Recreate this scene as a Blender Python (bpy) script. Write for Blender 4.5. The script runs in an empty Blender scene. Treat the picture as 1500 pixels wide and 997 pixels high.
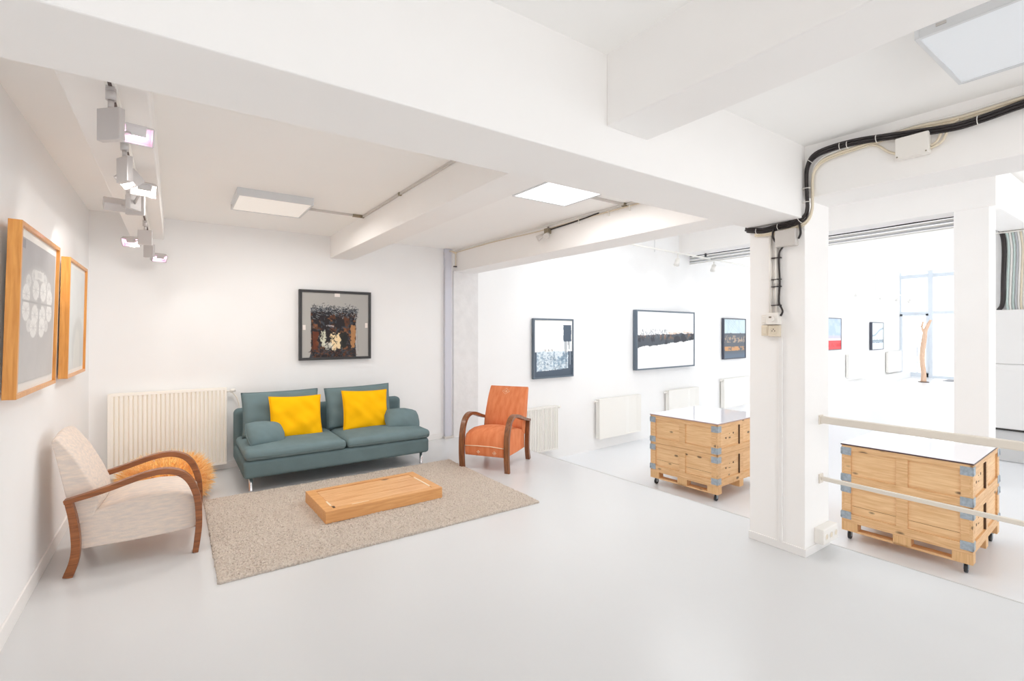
import bpy, bmesh, math, random
import numpy as np
from mathutils import Vector, Matrix
PI = math.pi
rnd = random.Random(7)
SC = bpy.context.scene
COL = SC.collection

# ------------------------------------------------------------------ materials
def lin(c):
    return tuple(((v/255.0)/12.92 if v/255.0 <= .04045 else (((v/255.0)+.055)/1.055)**2.4) for v in c)

def new_mat(name):
    m = bpy.data.materials.new(name); m.use_nodes = True
    nt = m.node_tree
    b = nt.nodes['Principled BSDF']
    return m, nt, b

def mat(name, c, rough=.5, metal=0., var=0., scale=8., bump=0., bscale=60., spec=.5, stretch=None, c2=None, coat=0.):
    """plain procedural material: base colour with noise variation and optional bump"""
    m, nt, b = new_mat(name)
    N, L = nt.nodes, nt.links
    b.inputs['Roughness'].default_value = rough
    b.inputs['Metallic'].default_value = metal
    b.inputs['Specular IOR Level'].default_value = spec
    b.inputs['Coat Weight'].default_value = coat
    col = lin(c)
    tc = N.new('ShaderNodeTexCoord')
    vec = tc.outputs['Object']
    if stretch:
        mp = N.new('ShaderNodeMapping'); mp.inputs['Scale'].default_value = stretch
        L.new(vec, mp.inputs['Vector']); vec = mp.outputs['Vector']
    if var > 0 or c2:
        no = N.new('ShaderNodeTexNoise'); no.inputs['Scale'].default_value = scale; no.inputs['Detail'].default_value = 5
        L.new(vec, no.inputs['Vector'])
        rp = N.new('ShaderNodeValToRGB')
        ca = col; cb = lin(c2) if c2 else tuple(v*(1-var) for v in col)
        rp.color_ramp.elements[0].position = .35; rp.color_ramp.elements[1].position = .68
        rp.color_ramp.elements[0].color = (*cb, 1); rp.color_ramp.elements[1].color = (*ca, 1)
        L.new(no.outputs['Fac'], rp.inputs['Fac']); L.new(rp.outputs['Color'], b.inputs['Base Color'])
    else:
        b.inputs['Base Color'].default_value = (*col, 1)
    if bump > 0:
        n2 = N.new('ShaderNodeTexNoise'); n2.inputs['Scale'].default_value = bscale; n2.inputs['Detail'].default_value = 4
        L.new(vec, n2.inputs['Vector'])
        bp = N.new('ShaderNodeBump'); bp.inputs['Strength'].default_value = bump; bp.inputs['Distance'].default_value = .004
        L.new(n2.outputs['Fac'], bp.inputs['Height']); L.new(bp.outputs['Normal'], b.inputs['Normal'])
    return m

def wood(name, c1, c2, axis=0, scale=6., rough=.45, knots=0., coat=0., stretch=14.):
    m, nt, b = new_mat(name); N, L = nt.nodes, nt.links
    tc = N.new('ShaderNodeTexCoord'); mp = N.new('ShaderNodeMapping')
    s = [stretch]*3; s[axis] = 1.0
    mp.inputs['Scale'].default_value = s
    oi = N.new('ShaderNodeObjectInfo'); ad = N.new('ShaderNodeVectorMath'); ad.operation = 'ADD'
    ml = N.new('ShaderNodeMath'); ml.operation = 'MULTIPLY'; ml.inputs[1].default_value = 9.0
    L.new(oi.outputs['Random'], ml.inputs[0]); L.new(tc.outputs['Object'], ad.inputs[0]); L.new(ml.outputs[0], ad.inputs[1])
    L.new(ad.outputs[0], mp.inputs['Vector'])
    no = N.new('ShaderNodeTexNoise'); no.inputs['Scale'].default_value = scale; no.inputs['Detail'].default_value = 8; no.inputs['Distortion'].default_value = .6
    L.new(mp.outputs['Vector'], no.inputs['Vector'])
    rp = N.new('ShaderNodeValToRGB')
    rp.color_ramp.elements[0].position = .3; rp.color_ramp.elements[1].position = .72
    rp.color_ramp.elements[0].color = (*lin(c2), 1); rp.color_ramp.elements[1].color = (*lin(c1), 1)
    L.new(no.outputs['Fac'], rp.inputs['Fac'])
    out = rp.outputs['Color']
    if knots > 0:
        mp2 = N.new('ShaderNodeMapping'); s2 = [7.]*3; s2[axis] = 3.2; mp2.inputs['Scale'].default_value = s2
        L.new(ad.outputs[0], mp2.inputs['Vector'])
        vo = N.new('ShaderNodeTexVoronoi'); vo.inputs['Scale'].default_value = 1.0; vo.inputs['Randomness'].default_value = 1.
        L.new(mp2.outputs['Vector'], vo.inputs['Vector'])
        r2 = N.new('ShaderNodeValToRGB'); r2.color_ramp.elements[0].position = knots*.55; r2.color_ramp.elements[1].position = knots
        r2.color_ramp.elements[0].color = (1, 1, 1, 1); r2.color_ramp.elements[1].color = (0, 0, 0, 1)
        L.new(vo.outputs['Distance'], r2.inputs['Fac'])
        mx = N.new('ShaderNodeMix'); mx.data_type = 'RGBA'
        L.new(r2.outputs['Color'], mx.inputs['Factor']); L.new(out, mx.inputs['A'])
        mx.inputs['B'].default_value = (*lin(tuple(v*.55 for v in c2)), 1)
        out = mx.outputs['Result']
    L.new(out, b.inputs['Base Color'])
    b.inputs['Roughness'].default_value = rough; b.inputs['Coat Weight'].default_value = coat
    bp = N.new('ShaderNodeBump'); bp.inputs['Strength'].default_value = .15; bp.inputs['Distance'].default_value = .002
    L.new(no.outputs['Fac'], bp.inputs['Height']); L.new(bp.outputs['Normal'], b.inputs['Normal'])
    return m

def emis(name, c, s):
    m, nt, b = new_mat(name)
    b.inputs['Base Color'].default_value = (*lin(c), 1)
    b.inputs['Emission Color'].default_value = (*lin(c), 1)
    b.inputs['Emission Strength'].default_value = s
    return m

def glass_mat(name, rough=.02, fac=.9):
    m, nt, b = new_mat(name); N, L = nt.nodes, nt.links
    out = N['Material Output']
    tr = N.new('ShaderNodeBsdfTransparent'); gl = N.new('ShaderNodeBsdfGlossy'); gl.inputs['Roughness'].default_value = rough
    fr = N.new('ShaderNodeFresnel'); fr.inputs['IOR'].default_value = 1.35
    mx = N.new('ShaderNodeMixShader')
    L.new(fr.outputs['Fac'], mx.inputs['Fac']); L.new(tr.outputs['BSDF'], mx.inputs[1]); L.new(gl.outputs['BSDF'], mx.inputs[2])
    L.new(mx.outputs['Shader'], out.inputs['Surface'])
    return m

def attr_mat(name, rough=.6):
    m, nt, b = new_mat(name); N, L = nt.nodes, nt.links
    a = N.new('ShaderNodeVertexColor'); a.layer_name = 'paint'
    L.new(a.outputs['Color'], b.inputs['Base Color']); b.inputs['Roughness'].default_value = rough
    b.inputs['Specular IOR Level'].default_value = .25
    return m

M = {}
M['wall'] = mat('white_wall_paint', (242, 242, 242), .75, var=.012, scale=3, bump=.05, bscale=14, spec=.3)
M['ceiling'] = mat('white_ceiling_paint', (250, 249, 247), .85, var=.012, scale=2, bump=.06, bscale=9, spec=.2)
M['beam'] = mat('white_beam_paint', (246, 244, 242), .8, var=.015, scale=2.5, bump=.08, bscale=8, spec=.2)
M['rough_plaster'] = mat('rough_white_plaster', (232, 231, 231), .85, var=.06, scale=9, bump=.6, bscale=18, spec=.2)
M['floor'] = mat('pale_grey_floor_paint', (211, 212, 213), .25, var=.012, scale=1.5, bump=.02, bscale=5, spec=.45)
M['floor2'] = mat('white_gallery_floor_paint', (228, 230, 233), .3, var=.01, scale=1.5, spec=.45)
M['edge'] = mat('floor_edge_strip_metal', (188, 187, 186), .4)
M['skirt'] = mat('white_gloss_trim', (236, 234, 232), .45, spec=.4)
M['white_metal'] = mat('white_enamel_metal', (238, 236, 231), .35)
M['panel_frame'] = mat('pale_grey_panel_frame', (216, 218, 220), .4)
M['cream_metal'] = mat('cream_enamel_metal', (250, 246, 238), .35)
M['dark_gap'] = mat('dark_gap', (60, 58, 56), .8)
M['chrome'] = mat('chrome', (235, 235, 238), .2, metal=1.)
M['grey_metal'] = mat('grey_lacquered_metal', (196, 192, 188), .35, metal=.25)
M['lamp_grey'] = mat('silver_grey_lamp_metal', (205, 201, 200), .35, metal=.3)
M['lamp_dark'] = mat('dark_lamp_slot', (90, 76, 72), .6)
M['galv'] = mat('galvanised_steel', (178, 189, 198), .42, metal=.35, var=.25, scale=40)
M['black_rubber'] = mat('black_rubber', (58, 60, 64), .6)
M['black_cable'] = mat('black_cable_sheath', (46, 40, 40), .5)
M['cream_cable'] = mat('cream_cable_sheath', (226, 214, 192), .5)
M['white_cable'] = mat('white_cable_sheath', (232, 230, 226), .5)
M['teal_cable'] = mat('pale_teal_cable_sheath', (196, 214, 210), .5)
M['grey_cable'] = mat('grey_cable_sheath', (186, 188, 192), .5)
M['tie'] = mat('white_cable_tie', (235, 232, 226), .4)
M['plastic'] = mat('white_plastic', (238, 234, 228), .4)
M['plastic_grey'] = mat('pale_grey_plastic', (208, 203, 198), .45)
M['plastic_cream'] = mat('aged_cream_plastic', (226, 214, 194), .45)
M['socket_dark'] = mat('socket_hole', (120, 105, 90), .6)
M['rail'] = mat('cream_painted_rail', (226, 218, 206), .5, var=.03, scale=6)
M['conduit'] = mat('lavender_grey_conduit', (205, 206, 216), .5)
M['teal'] = mat('teal_grey_woven_fabric', (106, 126, 130), .95, var=.12, scale=5, bump=.35, bscale=420, spec=.15)
M['teal2'] = mat('teal_grey_woven_cushion_fabric', (114, 134, 138), .95, var=.1, scale=6, bump=.35, bscale=420, spec=.15)
M['yellow'] = mat('mustard_yellow_cotton', (250, 188, 10), .9, var=.03, scale=7, bump=.2, bscale=300, spec=.15)
M['beige_fab'] = mat('oatmeal_striped_weave', (232, 216, 202), .95, scale=42, bump=.4, bscale=260, spec=.1, stretch=(.35, 1.0, 1.6), c2=(214, 203, 195))
M['orange_fab'] = mat('terracotta_orange_velvet', (226, 142, 98), .85, scale=7, bump=.25, bscale=280, spec=.2, stretch=(1.6, 3.5, .7), c2=(214, 124, 80))
M['cream_thread'] = mat('cream_embroidery_thread', (240, 214, 184), .9)
M['chair_wood'] = wood('brown_walnut_bentwood', (166, 100, 52), (112, 62, 30), 0, 5, .38, coat=.15)
M['chair_wood2'] = wood('dark_brown_bentwood', (148, 92, 52), (98, 58, 34), 2, 5, .38, coat=.15)
M['pouf'] = mat('orange_raffia_straw', (252, 222, 164), .85, scale=55, c2=(244, 194, 120))
M['pouf_core'] = mat('ochre_raffia_core', (246, 196, 112), .9)
M['rug'] = mat('taupe_shag_pile', (210, 199, 188), .98, scale=110, c2=(184, 172, 160), spec=.05)
M['pine'] = wood('honey_pine', (236, 190, 140), (210, 152, 100), 0, 4.5, .45, knots=.15)
M['pine_frame'] = wood('honey_pine_frame', (228, 174, 116), (208, 148, 90), 0, 5, .45)
M['pale_wood'] = mat('pale_sapwood_repair', (240, 222, 196), .5)
M['crate'] = wood('spruce_crate_board', (238, 198, 150), (212, 164, 112), 0, 5, .55, knots=.16)
M['crate_v'] = wood('spruce_crate_stile', (234, 192, 142), (214, 168, 114), 2, 5, .55)
M['crate_y'] = wood('spruce_crate_board_side', (238, 198, 150), (212, 164, 112), 1, 5, .55, knots=.16)
M['crate_panel'] = wood('plywood_crate_panel', (243, 205, 157), (222, 176, 124), 0, 4, .5, knots=.13)
M['crate_panel_y'] = wood('plywood_crate_panel_side', (243, 205, 157), (222, 176, 124), 1, 4, .5, knots=.13)
M['crack'] = mat('dark_board_joint', (150, 104, 66), .8)
M['hole_shade'] = mat('dark_hole_and_shade', (84, 62, 46), .8)  # holes and marks, also the painted shade line on the crates
M['lid'] = mat('glossy_white_lid', (238, 236, 240), .06, spec=.7)
M['lid_edge'] = mat('mauve_lid_edge', (178, 152, 150), .5)
M['lid_dark'] = mat('dark_brown_lid_edge', (84, 62, 64), .5)
M['oak_frame'] = wood('amber_oak_frame', (232, 166, 86), (206, 136, 60), 2, 5, .35, coat=.2)
M['oak_frame_h'] = wood('amber_oak_frame_rail', (232, 166, 86), (206, 136, 60), 1, 5, .35, coat=.2)
M['mount'] = mat('white_mount_board', (232, 230, 226), .8)
M['black_frame'] = mat('black_frame_lacquer', (46, 45, 46), .4)
M['slate_frame_hazed'] = mat('slate_blue_frame_hazed', (94, 107, 120), .45)  # slate lightened, gallery haze put into the colour
M['slate_dark'] = mat('dark_slate_frame', (72, 76, 90), .45)
M['tape'] = mat('white_paper_tab', (236, 228, 222), .8)
M['art'] = attr_mat('painted_canvas', .6)
M['print'] = attr_mat('photographic_print', .35)
M['diff_off'] = emis('opal_diffuser_dim', (246, 242, 236), .14)
M['diff_on'] = emis('opal_diffuser_lit', (250, 252, 255), .9)
M['diff_low'] = emis('opal_diffuser_low', (232, 236, 240), .05)
M['bulb'] = emis('warm_halogen_tube', (255, 240, 222), 14.)
M['bulb_pink'] = emis('pinkish_halogen_tube', (255, 205, 240), 5.)
M['bulb_white'] = emis('white_lamp_face', (255, 252, 246), 3.)
M['glass'] = glass_mat('clear_window_glass')
M['alu'] = mat('pale_blue_grey_window_frame', (222, 230, 238), .45)
M['trunk'] = wood('peeled_driftwood', (234, 204, 178), (216, 176, 148), 2, 6, .7)
M['mat_dark'] = mat('grey_floor_mat', (150, 152, 156), .9)
M['cab_white'] = mat('white_cabinet_lacquer', (234, 233, 232), .4)
M['plinth_grey'] = mat('grey_cabinet_plinth', (206, 206, 206), .5)
M['asphalt'] = mat('pale_pavement', (225, 225, 225), .9)
M['brass'] = mat('aged_fixing', (150, 140, 120), .5, metal=.4)

# ------------------------------------------------------------------ mesh kit
class MB:
    def __init__(s): s.v = []; s.f = []; s.sm = []
    def add(s, vs, fs, smooth=False):
        o = len(s.v); s.v += [tuple(map(float, p)) for p in vs]
        s.f += [tuple(i+o for i in f) for f in fs]; s.sm += [smooth]*len(fs)
        return s
    def box(s, x0, x1, y0, y1, z0, z1):
        vs = [(x0,y0,z0),(x1,y0,z0),(x1,y1,z0),(x0,y1,z0),(x0,y0,z1),(x1,y0,z1),(x1,y1,z1),(x0,y1,z1)]
        return s.add(vs, [(0,3,2,1),(4,5,6,7),(0,1,5,4),(1,2,6,5),(2,3,7,6),(3,0,4,7)])
    def obox(s, c, ax, h):
        c = Vector(c); ax = [Vector(a).normalized() for a in ax]; vs = []
        for k in (-1, 1):
            for i, j in ((-1,-1),(1,-1),(1,1),(-1,1)):
                vs.append(c+ax[0]*h[0]*i+ax[1]*h[1]*j+ax[2]*h[2]*k)
        return s.add(vs, [(0,3,2,1),(4,5,6,7),(0,1,5,4),(1,2,6,5),(2,3,7,6),(3,0,4,7)])
    def tube(s, pts, r, n=10, smooth=True, caps=True):
        pts = [Vector(p) for p in pts]; rs = r if isinstance(r, (list, tuple)) else [r]*len(pts)
        vs = []; fs = []; prev = None
        for i, p in enumerate(pts):
            t = (pts[min(i+1, len(pts)-1)]-pts[max(i-1, 0)]).normalized()
            if prev is None:
                a = Vector((0,0,1)) if abs(t.z) < .9 else Vector((1,0,0))
                u = t.cross(a).normalized()
            else:
                u = (prev-t*prev.dot(t)).normalized()
            prev = u; w = t.cross(u)
            for k in range(n):
                q = 2*PI*k/n; vs.append(p+u*math.cos(q)*rs[i]+w*math.sin(q)*rs[i])
        for i in range(len(pts)-1):
            for k in range(n):
                a = i*n+k; b = i*n+(k+1)%n; fs.append((a, b, b+n, a+n))
        s.add(vs, fs, smooth)
        if caps:
            s.add(vs[:n], [tuple(range(n))[::-1]]); s.add(vs[-n:], [tuple(range(n))])
        return s
    def cyl(s, p0, p1, r, n=16, r2=None):
        return s.tube([p0, p1], [r, r if r2 is None else r2], n)
    def ring(s, c, axis, R, r, n=16, m=6):
        c = Vector(c); axis = Vector(axis).normalized()
        a = Vector((0,0,1)) if abs(axis.z) < .9 else Vector((1,0,0))
        u = axis.cross(a).normalized(); w = axis.cross(u); vs = []; fs = []
        for i in range(n):
            q = 2*PI*i/n; d = u*math.cos(q)+w*math.sin(q)
            for j in range(m):
                t = 2*PI*j/m; vs.append(c+d*(R+r*math.cos(t))+axis*r*math.sin(t))
        for i in range(n):
            for j in range(m):
                fs.append((i*m+j, ((i+1)%n)*m+j, ((i+1)%n)*m+(j+1)%m, i*m+(j+1)%m))
        return s.add(vs, fs, True)
    def prism(s, prof, y0, y1, smooth=False):
        """closed (x,z) profile extruded along y"""
        n = len(prof); vs = [(x, y0, z) for x, z in prof]+[(x, y1, z) for x, z in prof]
        s.add(vs, [(i, (i+1) % n, (i+1) % n+n, i+n) for i in range(n)], smooth)
        s.add(vs, [tuple(range(n))[::-1], tuple(range(n, 2*n))])
        return s
    def loft(s, loops, smooth=True, caps=True):
        n = len(loops[0]); vs = [p for l in loops for p in l]; fs = []
        for i in range(len(loops)-1):
            for k in range(n):
                a = i*n+k; b = i*n+(k+1) % n; fs.append((a, b, b+n, a+n))
        s.add(vs, fs, smooth)
        if caps:
            s.add(loops[0], [tuple(range(n))[::-1]]); s.add(loops[-1], [tuple(range(n))])
        return s
    def disc(s, c, axis, r, h, n=16):
        c = Vector(c); a = Vector(axis).normalized()
        return s.cyl(c-a*h/2, c+a*h/2, r, n)
    def xform(s, mx):
        s.v = [tuple(mx @ Vector(p)) for p in s.v]; return s

def cat(pts, n=6):
    """Catmull-Rom through points"""
    P = [Vector(p) for p in pts]; out = []
    P = [P[0]*2-P[1]]+P+[P[-1]*2-P[-2]]
    for i in range(1, len(P)-2):
        for k in range(n):
            t = k/n; a, b, c, d = P[i-1], P[i], P[i+1], P[i+2]
            out.append(.5*((2*b)+(c-a)*t+(2*a-5*b+4*c-d)*t*t+(3*b-a-3*c+d)*t**3))
    out.append(P[-2]); return out

def obj(name, mb, material, parent=None, bevel=0., seg=2, subsurf=0, loc=(0,0,0), rot=(0,0,0), label=None):
    me = bpy.data.meshes.new(name)
    me.from_pydata(mb.v, [], mb.f); me.update()
    bm = bmesh.new(); bm.from_mesh(me)
    sm = mb.sm
    for i, f in enumerate(bm.faces): f.smooth = sm[i]
    bmesh.ops.remove_doubles(bm, verts=bm.verts, dist=1e-5)
    bmesh.ops.recalc_face_normals(bm, faces=bm.faces)
    bm.to_mesh(me); bm.free()
    me.materials.append(material)
    o = bpy.data.objects.new(name, me); COL.objects.link(o)
    o.location = loc; o.rotation_euler = rot
    if parent is not None: o.parent = parent
    if bevel > 0:
        b = o.modifiers.new('bevel', 'BEVEL'); b.width = bevel; b.segments = seg; b.limit_method = 'ANGLE'; b.angle_limit = math.radians(40)
    if subsurf:
        u = o.modifiers.new('subsurf', 'SUBSURF'); u.levels = subsurf; u.render_levels = subsurf
    if label: o['label'] = label
    return o

def thing(name, label, cat_, loc=(0,0,0), rotz=0., group=None):
    o = bpy.data.objects.new(name, None); COL.objects.link(o)
    o.location = loc; o.rotation_euler = (0, 0, rotz); o.empty_display_size = .1
    return tag(o, label, cat_, group)

def tag(o, label, cat_, group=None):
    o['label'] = label; o['category'] = cat_
    if group: o['group'] = group
    return o

def struct(name, mb, material, bevel=0., parent=None):
    o = obj(name, mb, material, parent, bevel)
    if parent is None: o['kind'] = 'structure'
    return o

def dup(root, loc, rotz, label, group=None):
    """copy a thing with its parts and their sub-parts"""
    r = root.copy(); COL.objects.link(r); r.location = loc; r.rotation_euler = (0, 0, rotz); r['label'] = label
    if group: r['group'] = group
    for ch in list(root.children):
        c = ch.copy(); COL.objects.link(c); c.parent = r
        for g in list(ch.children):
            d = g.copy(); COL.objects.link(d); d.parent = c
    return r

# ------------------------------------------------------------------ numbers of the place (metres)
XL = -.68            # left wall
YB = 6.20            # wall behind the sofa
YF = -3.6            # window front behind the photographer
ZC, ZN = 2.69, 2.74  # ceiling over the seating bay / over the near bay
XE = 3.83            # edge of the raised floor
CX0, CX1, CY0, CY1 = 3.455, 3.813, 1.53, 1.91   # column
ZL = -.63            # lower gallery floor
XG = 26.2            # shop front
GA = Vector((3.8, 6.2)); GB = Vector((26.5, 7.7)); GT = (GB-GA).normalized(); GN = Vector((-GT.y, GT.x))
GANG = math.atan2(GT.y, GT.x)
def sk(x, y): return x-.03*(y-1.53)          # the opening runs slightly out of square
def skbox(x0, x1, y0, y1, z0, z1, dz=0.):
    p = [(sk(x0, y0), y0, 0), (sk(x1, y0), y0, 0), (sk(x1, y1), y1, dz), (sk(x0, y1), y1, dz)]
    vs = [(x, y, z0+d) for x, y, d in p]+[(x, y, z1) for x, y, d in p]
    return MB().add(vs, [(0,3,2,1), (4,5,6,7), (0,1,5,4), (1,2,6,5), (2,3,7,6), (3,0,4,7)])
def gz(x): return ZL if x < 8 else ZL+(x-8)*.0125
def gp(sx, off=0., z=0.):
    """point on the gallery wall: run along it, off it into the room"""
    p = GA+GT*sx-GN*off; return Vector((p.x, p.y, z))

# ------------------------------------------------------------------ setting
ff = [(XL-.15, YF-.2), (sk(XE, YF-.2), YF-.2), (sk(XE, YB+.15), YB+.15), (XL-.15, YB+.15)]
struct('floor', MB().add([(x, y, z) for z in (-.8, 0) for x, y in ff], [(0,3,2,1), (4,5,6,7), (0,1,5,4), (1,2,6,5), (2,3,7,6), (3,0,4,7)]), M['floor'])
struct('floor_edge_trim', skbox(XE-.008, XE+.004, YF, YB, -.03, .0012), M['edge'])
fl = MB()
xs = [3.6, 8, 26.5]
for a, b in zip(xs, xs[1:]):
    fl.add([(a, YF-.2, gz(a)), (b, YF-.2, gz(b)), (b, 8.4, gz(b)), (a, 8.4, gz(a)), (a, YF-.2, -.9), (b, YF-.2, -.9), (b, 8.4, -.9), (a, 8.4, -.9)],
           [(0,1,2,3), (4,7,6,5), (0,4,5,1), (1,5,6,2), (2,6,7,3), (3,7,4,0)])
struct('floor_gallery', fl, M['floor2'])
struct('wall_left', MB().box(XL-.15, XL, YF-.2, YB+.15, 0, 2.9), M['wall'])
struct('wall_back', MB().box(XL, 3.29, YB, YB+.2, 0, 2.9), M['wall'])
struct('baseboard_left', MB().box(XL, XL+.012, YF, YB, 0, .095), M['skirt'], .003)
struct('baseboard_back', MB().box(XL+.012, 3.12, YB-.012, YB, 0, .08), M['skirt'], .003)
struct('ceiling', MB().box(XL-.15, 3.55, CY0+.2, YB+.2, ZC, ZC+.2), M['ceiling'])
struct('ceiling_near', MB().box(XL-.15, 3.6, YF-.2, CY0+.1, ZN, ZN+.2), M['ceiling'])
# beams
struct('beam_main', MB().box(XL, CX0, CY0, CY1, 2.26, 2.8), M['beam'], .006)
struct('beam_middle', MB().box(1.585, 1.86, CY1, YB, 2.42, 2.8), M['beam'], .006)
struct('beam_near', MB().box(1.585, 1.86, YF, CY0, 2.42, 2.8), M['beam'], .006)
struct('beam_track', MB().box(-.365, -.085, CY1, YB, 2.47, 2.8), M['beam'], .006)
struct('beam_opening', skbox(CX0, CX1, YF, YB+.1, 2.405, 3.9, -.03), M['beam'], .006)
# column in the opening, two tones of render and a painted foot
struct('column', MB().box(CX0, CX1, CY0, CY1, -.63, 2.42), M['beam'], .006)
struct('trim_1', MB().box(CX0-.008, CX1+.004, CY0-.008, CY1+.004, 0, .055), M['skirt'], .003)
struct('trim_2', MB().box(CX0-.016, CX0, 1.672, 1.696, .055, 1.47), M['skirt'], .003)
# jamb column at the far end of the opening
struct('column_jamb', MB().box(3.285, 3.70, YB-.03, YB+.35, -.63, 2.39), M['rough_plaster'], .008)
# gallery shell
def gbox(s0, s1, o0, o1, z0, z1):
    mb = MB(); p = [gp(s0, o0), gp(s1, o0), gp(s1, o1), gp(s0, o1)]
    vs = [(q.x, q.y, z0) for q in p]+[(q.x, q.y, z1) for q in p]
    return mb.add(vs, [(0,3,2,1), (4,5,6,7), (0,1,5,4), (1,2,6,5), (2,3,7,6), (3,0,4,7)])
struct('wall_gallery', gbox(-.35, 23.2, 0, -.2, -.8, 4.25), M['wall'])
struct('ceiling_gallery', MB().add([(CX1, YF-.2, 3.76), (XG+.3, YF-.2, 4.1), (XG+.3, 8.4, 4.1), (CX1, 8.4, 3.76), (CX1, YF-.2, 4.3), (XG+.3, YF-.2, 4.3), (XG+.3, 8.4, 4.3), (CX1, 8.4, 4.3)], [(0,1,2,3), (4,7,6,5), (0,4,5,1), (1,5,6,2), (2,6,7,3), (3,7,4,0)]), M['ceiling'])
struct('trim_3', gbox(9.5, 22.42, .38, 0, -.62, -.20), M['wall'], .004)      # low masonry ledge along the far half
struct('wall_right', MB().box(11.6, 11.75, YF, 2.12, -.7, 3.8), M['wall'])
struct('beam_gallery', MB().box(9.0, 9.36, 1.6, 6.9, 3.2, 3.8), M['beam'], .006)
struct('beam_gallery_side', MB().box(9.34, 11.6, 1.605, 2.0, 3.21, 3.8), M['beam'], .006)
struct('column_gallery', MB().box(9.006, 9.354, 1.666, 2.03, -.66, 3.22), M['beam'], .006)
# shop front at the far end: frame, transom, mullions, panes
zf = gz(XG)
w = thing('window_1', '', '')
del w['label']; del w['category']; w['kind'] = 'structure'
fr = MB(); ys = [7.72, 6.64, 5.55, 4.45, 3.3, 2.1, .9, -.3]
for y in ys: fr.box(XG-.06, XG+.06, y-.085, y+.085, zf-.1, 4.1)
fr.box(XG-.05, XG+.05, -.3, 7.7, 3.84, 4.0); fr.box(XG-.05, XG+.05, -.3, 7.7, 2.28, 2.41)
fr.box(XG-.05, XG+.05, -.3, 6.6, zf-.1, zf+.10)
obj('window_frame', fr, M['alu'], w, .006)
obj('window_pane', MB().box(XG-.006, XG+.006, -.3, 7.7, zf, 3.95), M['glass'], w)
d = thing('door_1', '', ''); del d['label']; del d['category']; d['kind'] = 'structure'
df = MB(); df.box(XG-.09, XG-.05, 6.69, 6.78, zf+.01, 2.3); df.box(XG-.09, XG-.05, 7.58, 7.67, zf+.01, 2.3)
df.box(XG-.09, XG-.05, 6.69, 7.67, 2.22, 2.3); df.box(XG-.09, XG-.05, 6.69, 7.67, zf+.01, zf+.2)
obj('door_frame', df, M['alu'], d, .004)
obj('door_handle', MB().box(XG-.15, XG-.09, 7.03, 7.08, .5, .85).box(XG-.12, XG-.09, 7.04, 7.07, zf+.2, 2.2), M['alu'], d)
struct('wall_end', MB().box(XG-.05, XG+.15, YF-.2, -.3, -.7, 4.2), M['wall'])
struct('ground', MB().box(XG+.06, XG+14, -12, 20, zf-.3, zf-.02), M['asphalt'])
# front behind the photographer: piers and a lintel, daylight between them
fp = MB().box(XL-.15, 3.9, YF-.2, YF, 2.5, 2.9)
for x in (XL-.1, 1.6, 3.65): fp.box(x-.12, x+.12, YF-.2, YF, 0, 2.6)
struct('wall_front', fp, M['wall'])
fg = MB().box(3.95, XG+.1, YF-.2, YF, 3.0, 4.1).box(3.95, 8.0, YF-.2, YF, -.7, 3.1)  # solid stretch added out of view to keep daylight off the column
for x in (11.6, 16, 21): fg.box(x-.2, x+.2, YF-.2, YF, -.7, 3.1)
struct('wall_front_gallery', fg, M['wall'])

# ------------------------------------------------------------------ soft shapes
def rbox(x0, x1, y0, y1, z0, z1, r, n=10, bulge=0., noise=0., seed=0):
    """rounded box with optional crown"""
    mb = MB(); c = Vector(((x0+x1)/2, (y0+y1)/2, (z0+z1)/2)); h = Vector(((x1-x0)/2, (y1-y0)/2, (z1-z0)/2))
    rg = random.Random(seed); ph = [rg.uniform(0, 6) for _ in range(8)]
    def axis_vals(half):
        k = max(3, int(half*2/.06)); vals = [-half+2*half*i/k for i in range(k+1)]
        e = [-half, -half+r*.15, -half+r*.4, -half+r*.75, -half+r]
        vals = sorted(set([round(v, 5) for v in e+[-v for v in e]+[v for v in vals if abs(v) < half-r*1.1]]))
        return vals
    X, Y, Z = axis_vals(h.x), axis_vals(h.y), axis_vals(h.z)
    def pt(x, y, z):
        q = Vector((max(-h.x+r, min(h.x-r, x)), max(-h.y+r, min(h.y-r, y)), max(-h.z+r, min(h.z-r, z))))
        dlt = Vector((x, y, z))-q
        if dlt.length > 1e-9: q = q+dlt.normalized()*r
        b = bulge*(1-(x/h.x)**4)*(1-(y/h.y)**4)
        nz = noise*(math.sin(x*9+ph[0]+y*5)+math.sin(y*11+ph[1]-x*4)+math.sin((x+y)*17+ph[2]))
        if z > 0: q.z += b*(z/h.z)+nz*(z/h.z)
        q.x += noise*.5*math.sin(y*8+z*12+ph[3])*(x/h.x); q.y += noise*.5*math.sin(x*9+z*10+ph[4])*(y/h.y)
        return c+q
    def face(A, B, f):
        vs = [f(a, b) for a in A for b in B]; nb = len(B)
        fs = [(i*nb+j, i*nb+j+1, (i+1)*nb+j+1, (i+1)*nb+j) for i in range(len(A)-1) for j in range(nb-1)]
        mb.add(vs, fs, True)
    for sg in (-1, 1):
        face(X, Y, lambda a, b: pt(a, b, sg*h.z)); face(X, Z, lambda a, b: pt(a, sg*h.y, b)); face(Y, Z, lambda a, b: pt(sg*h.x, a, b))
    return mb

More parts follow.
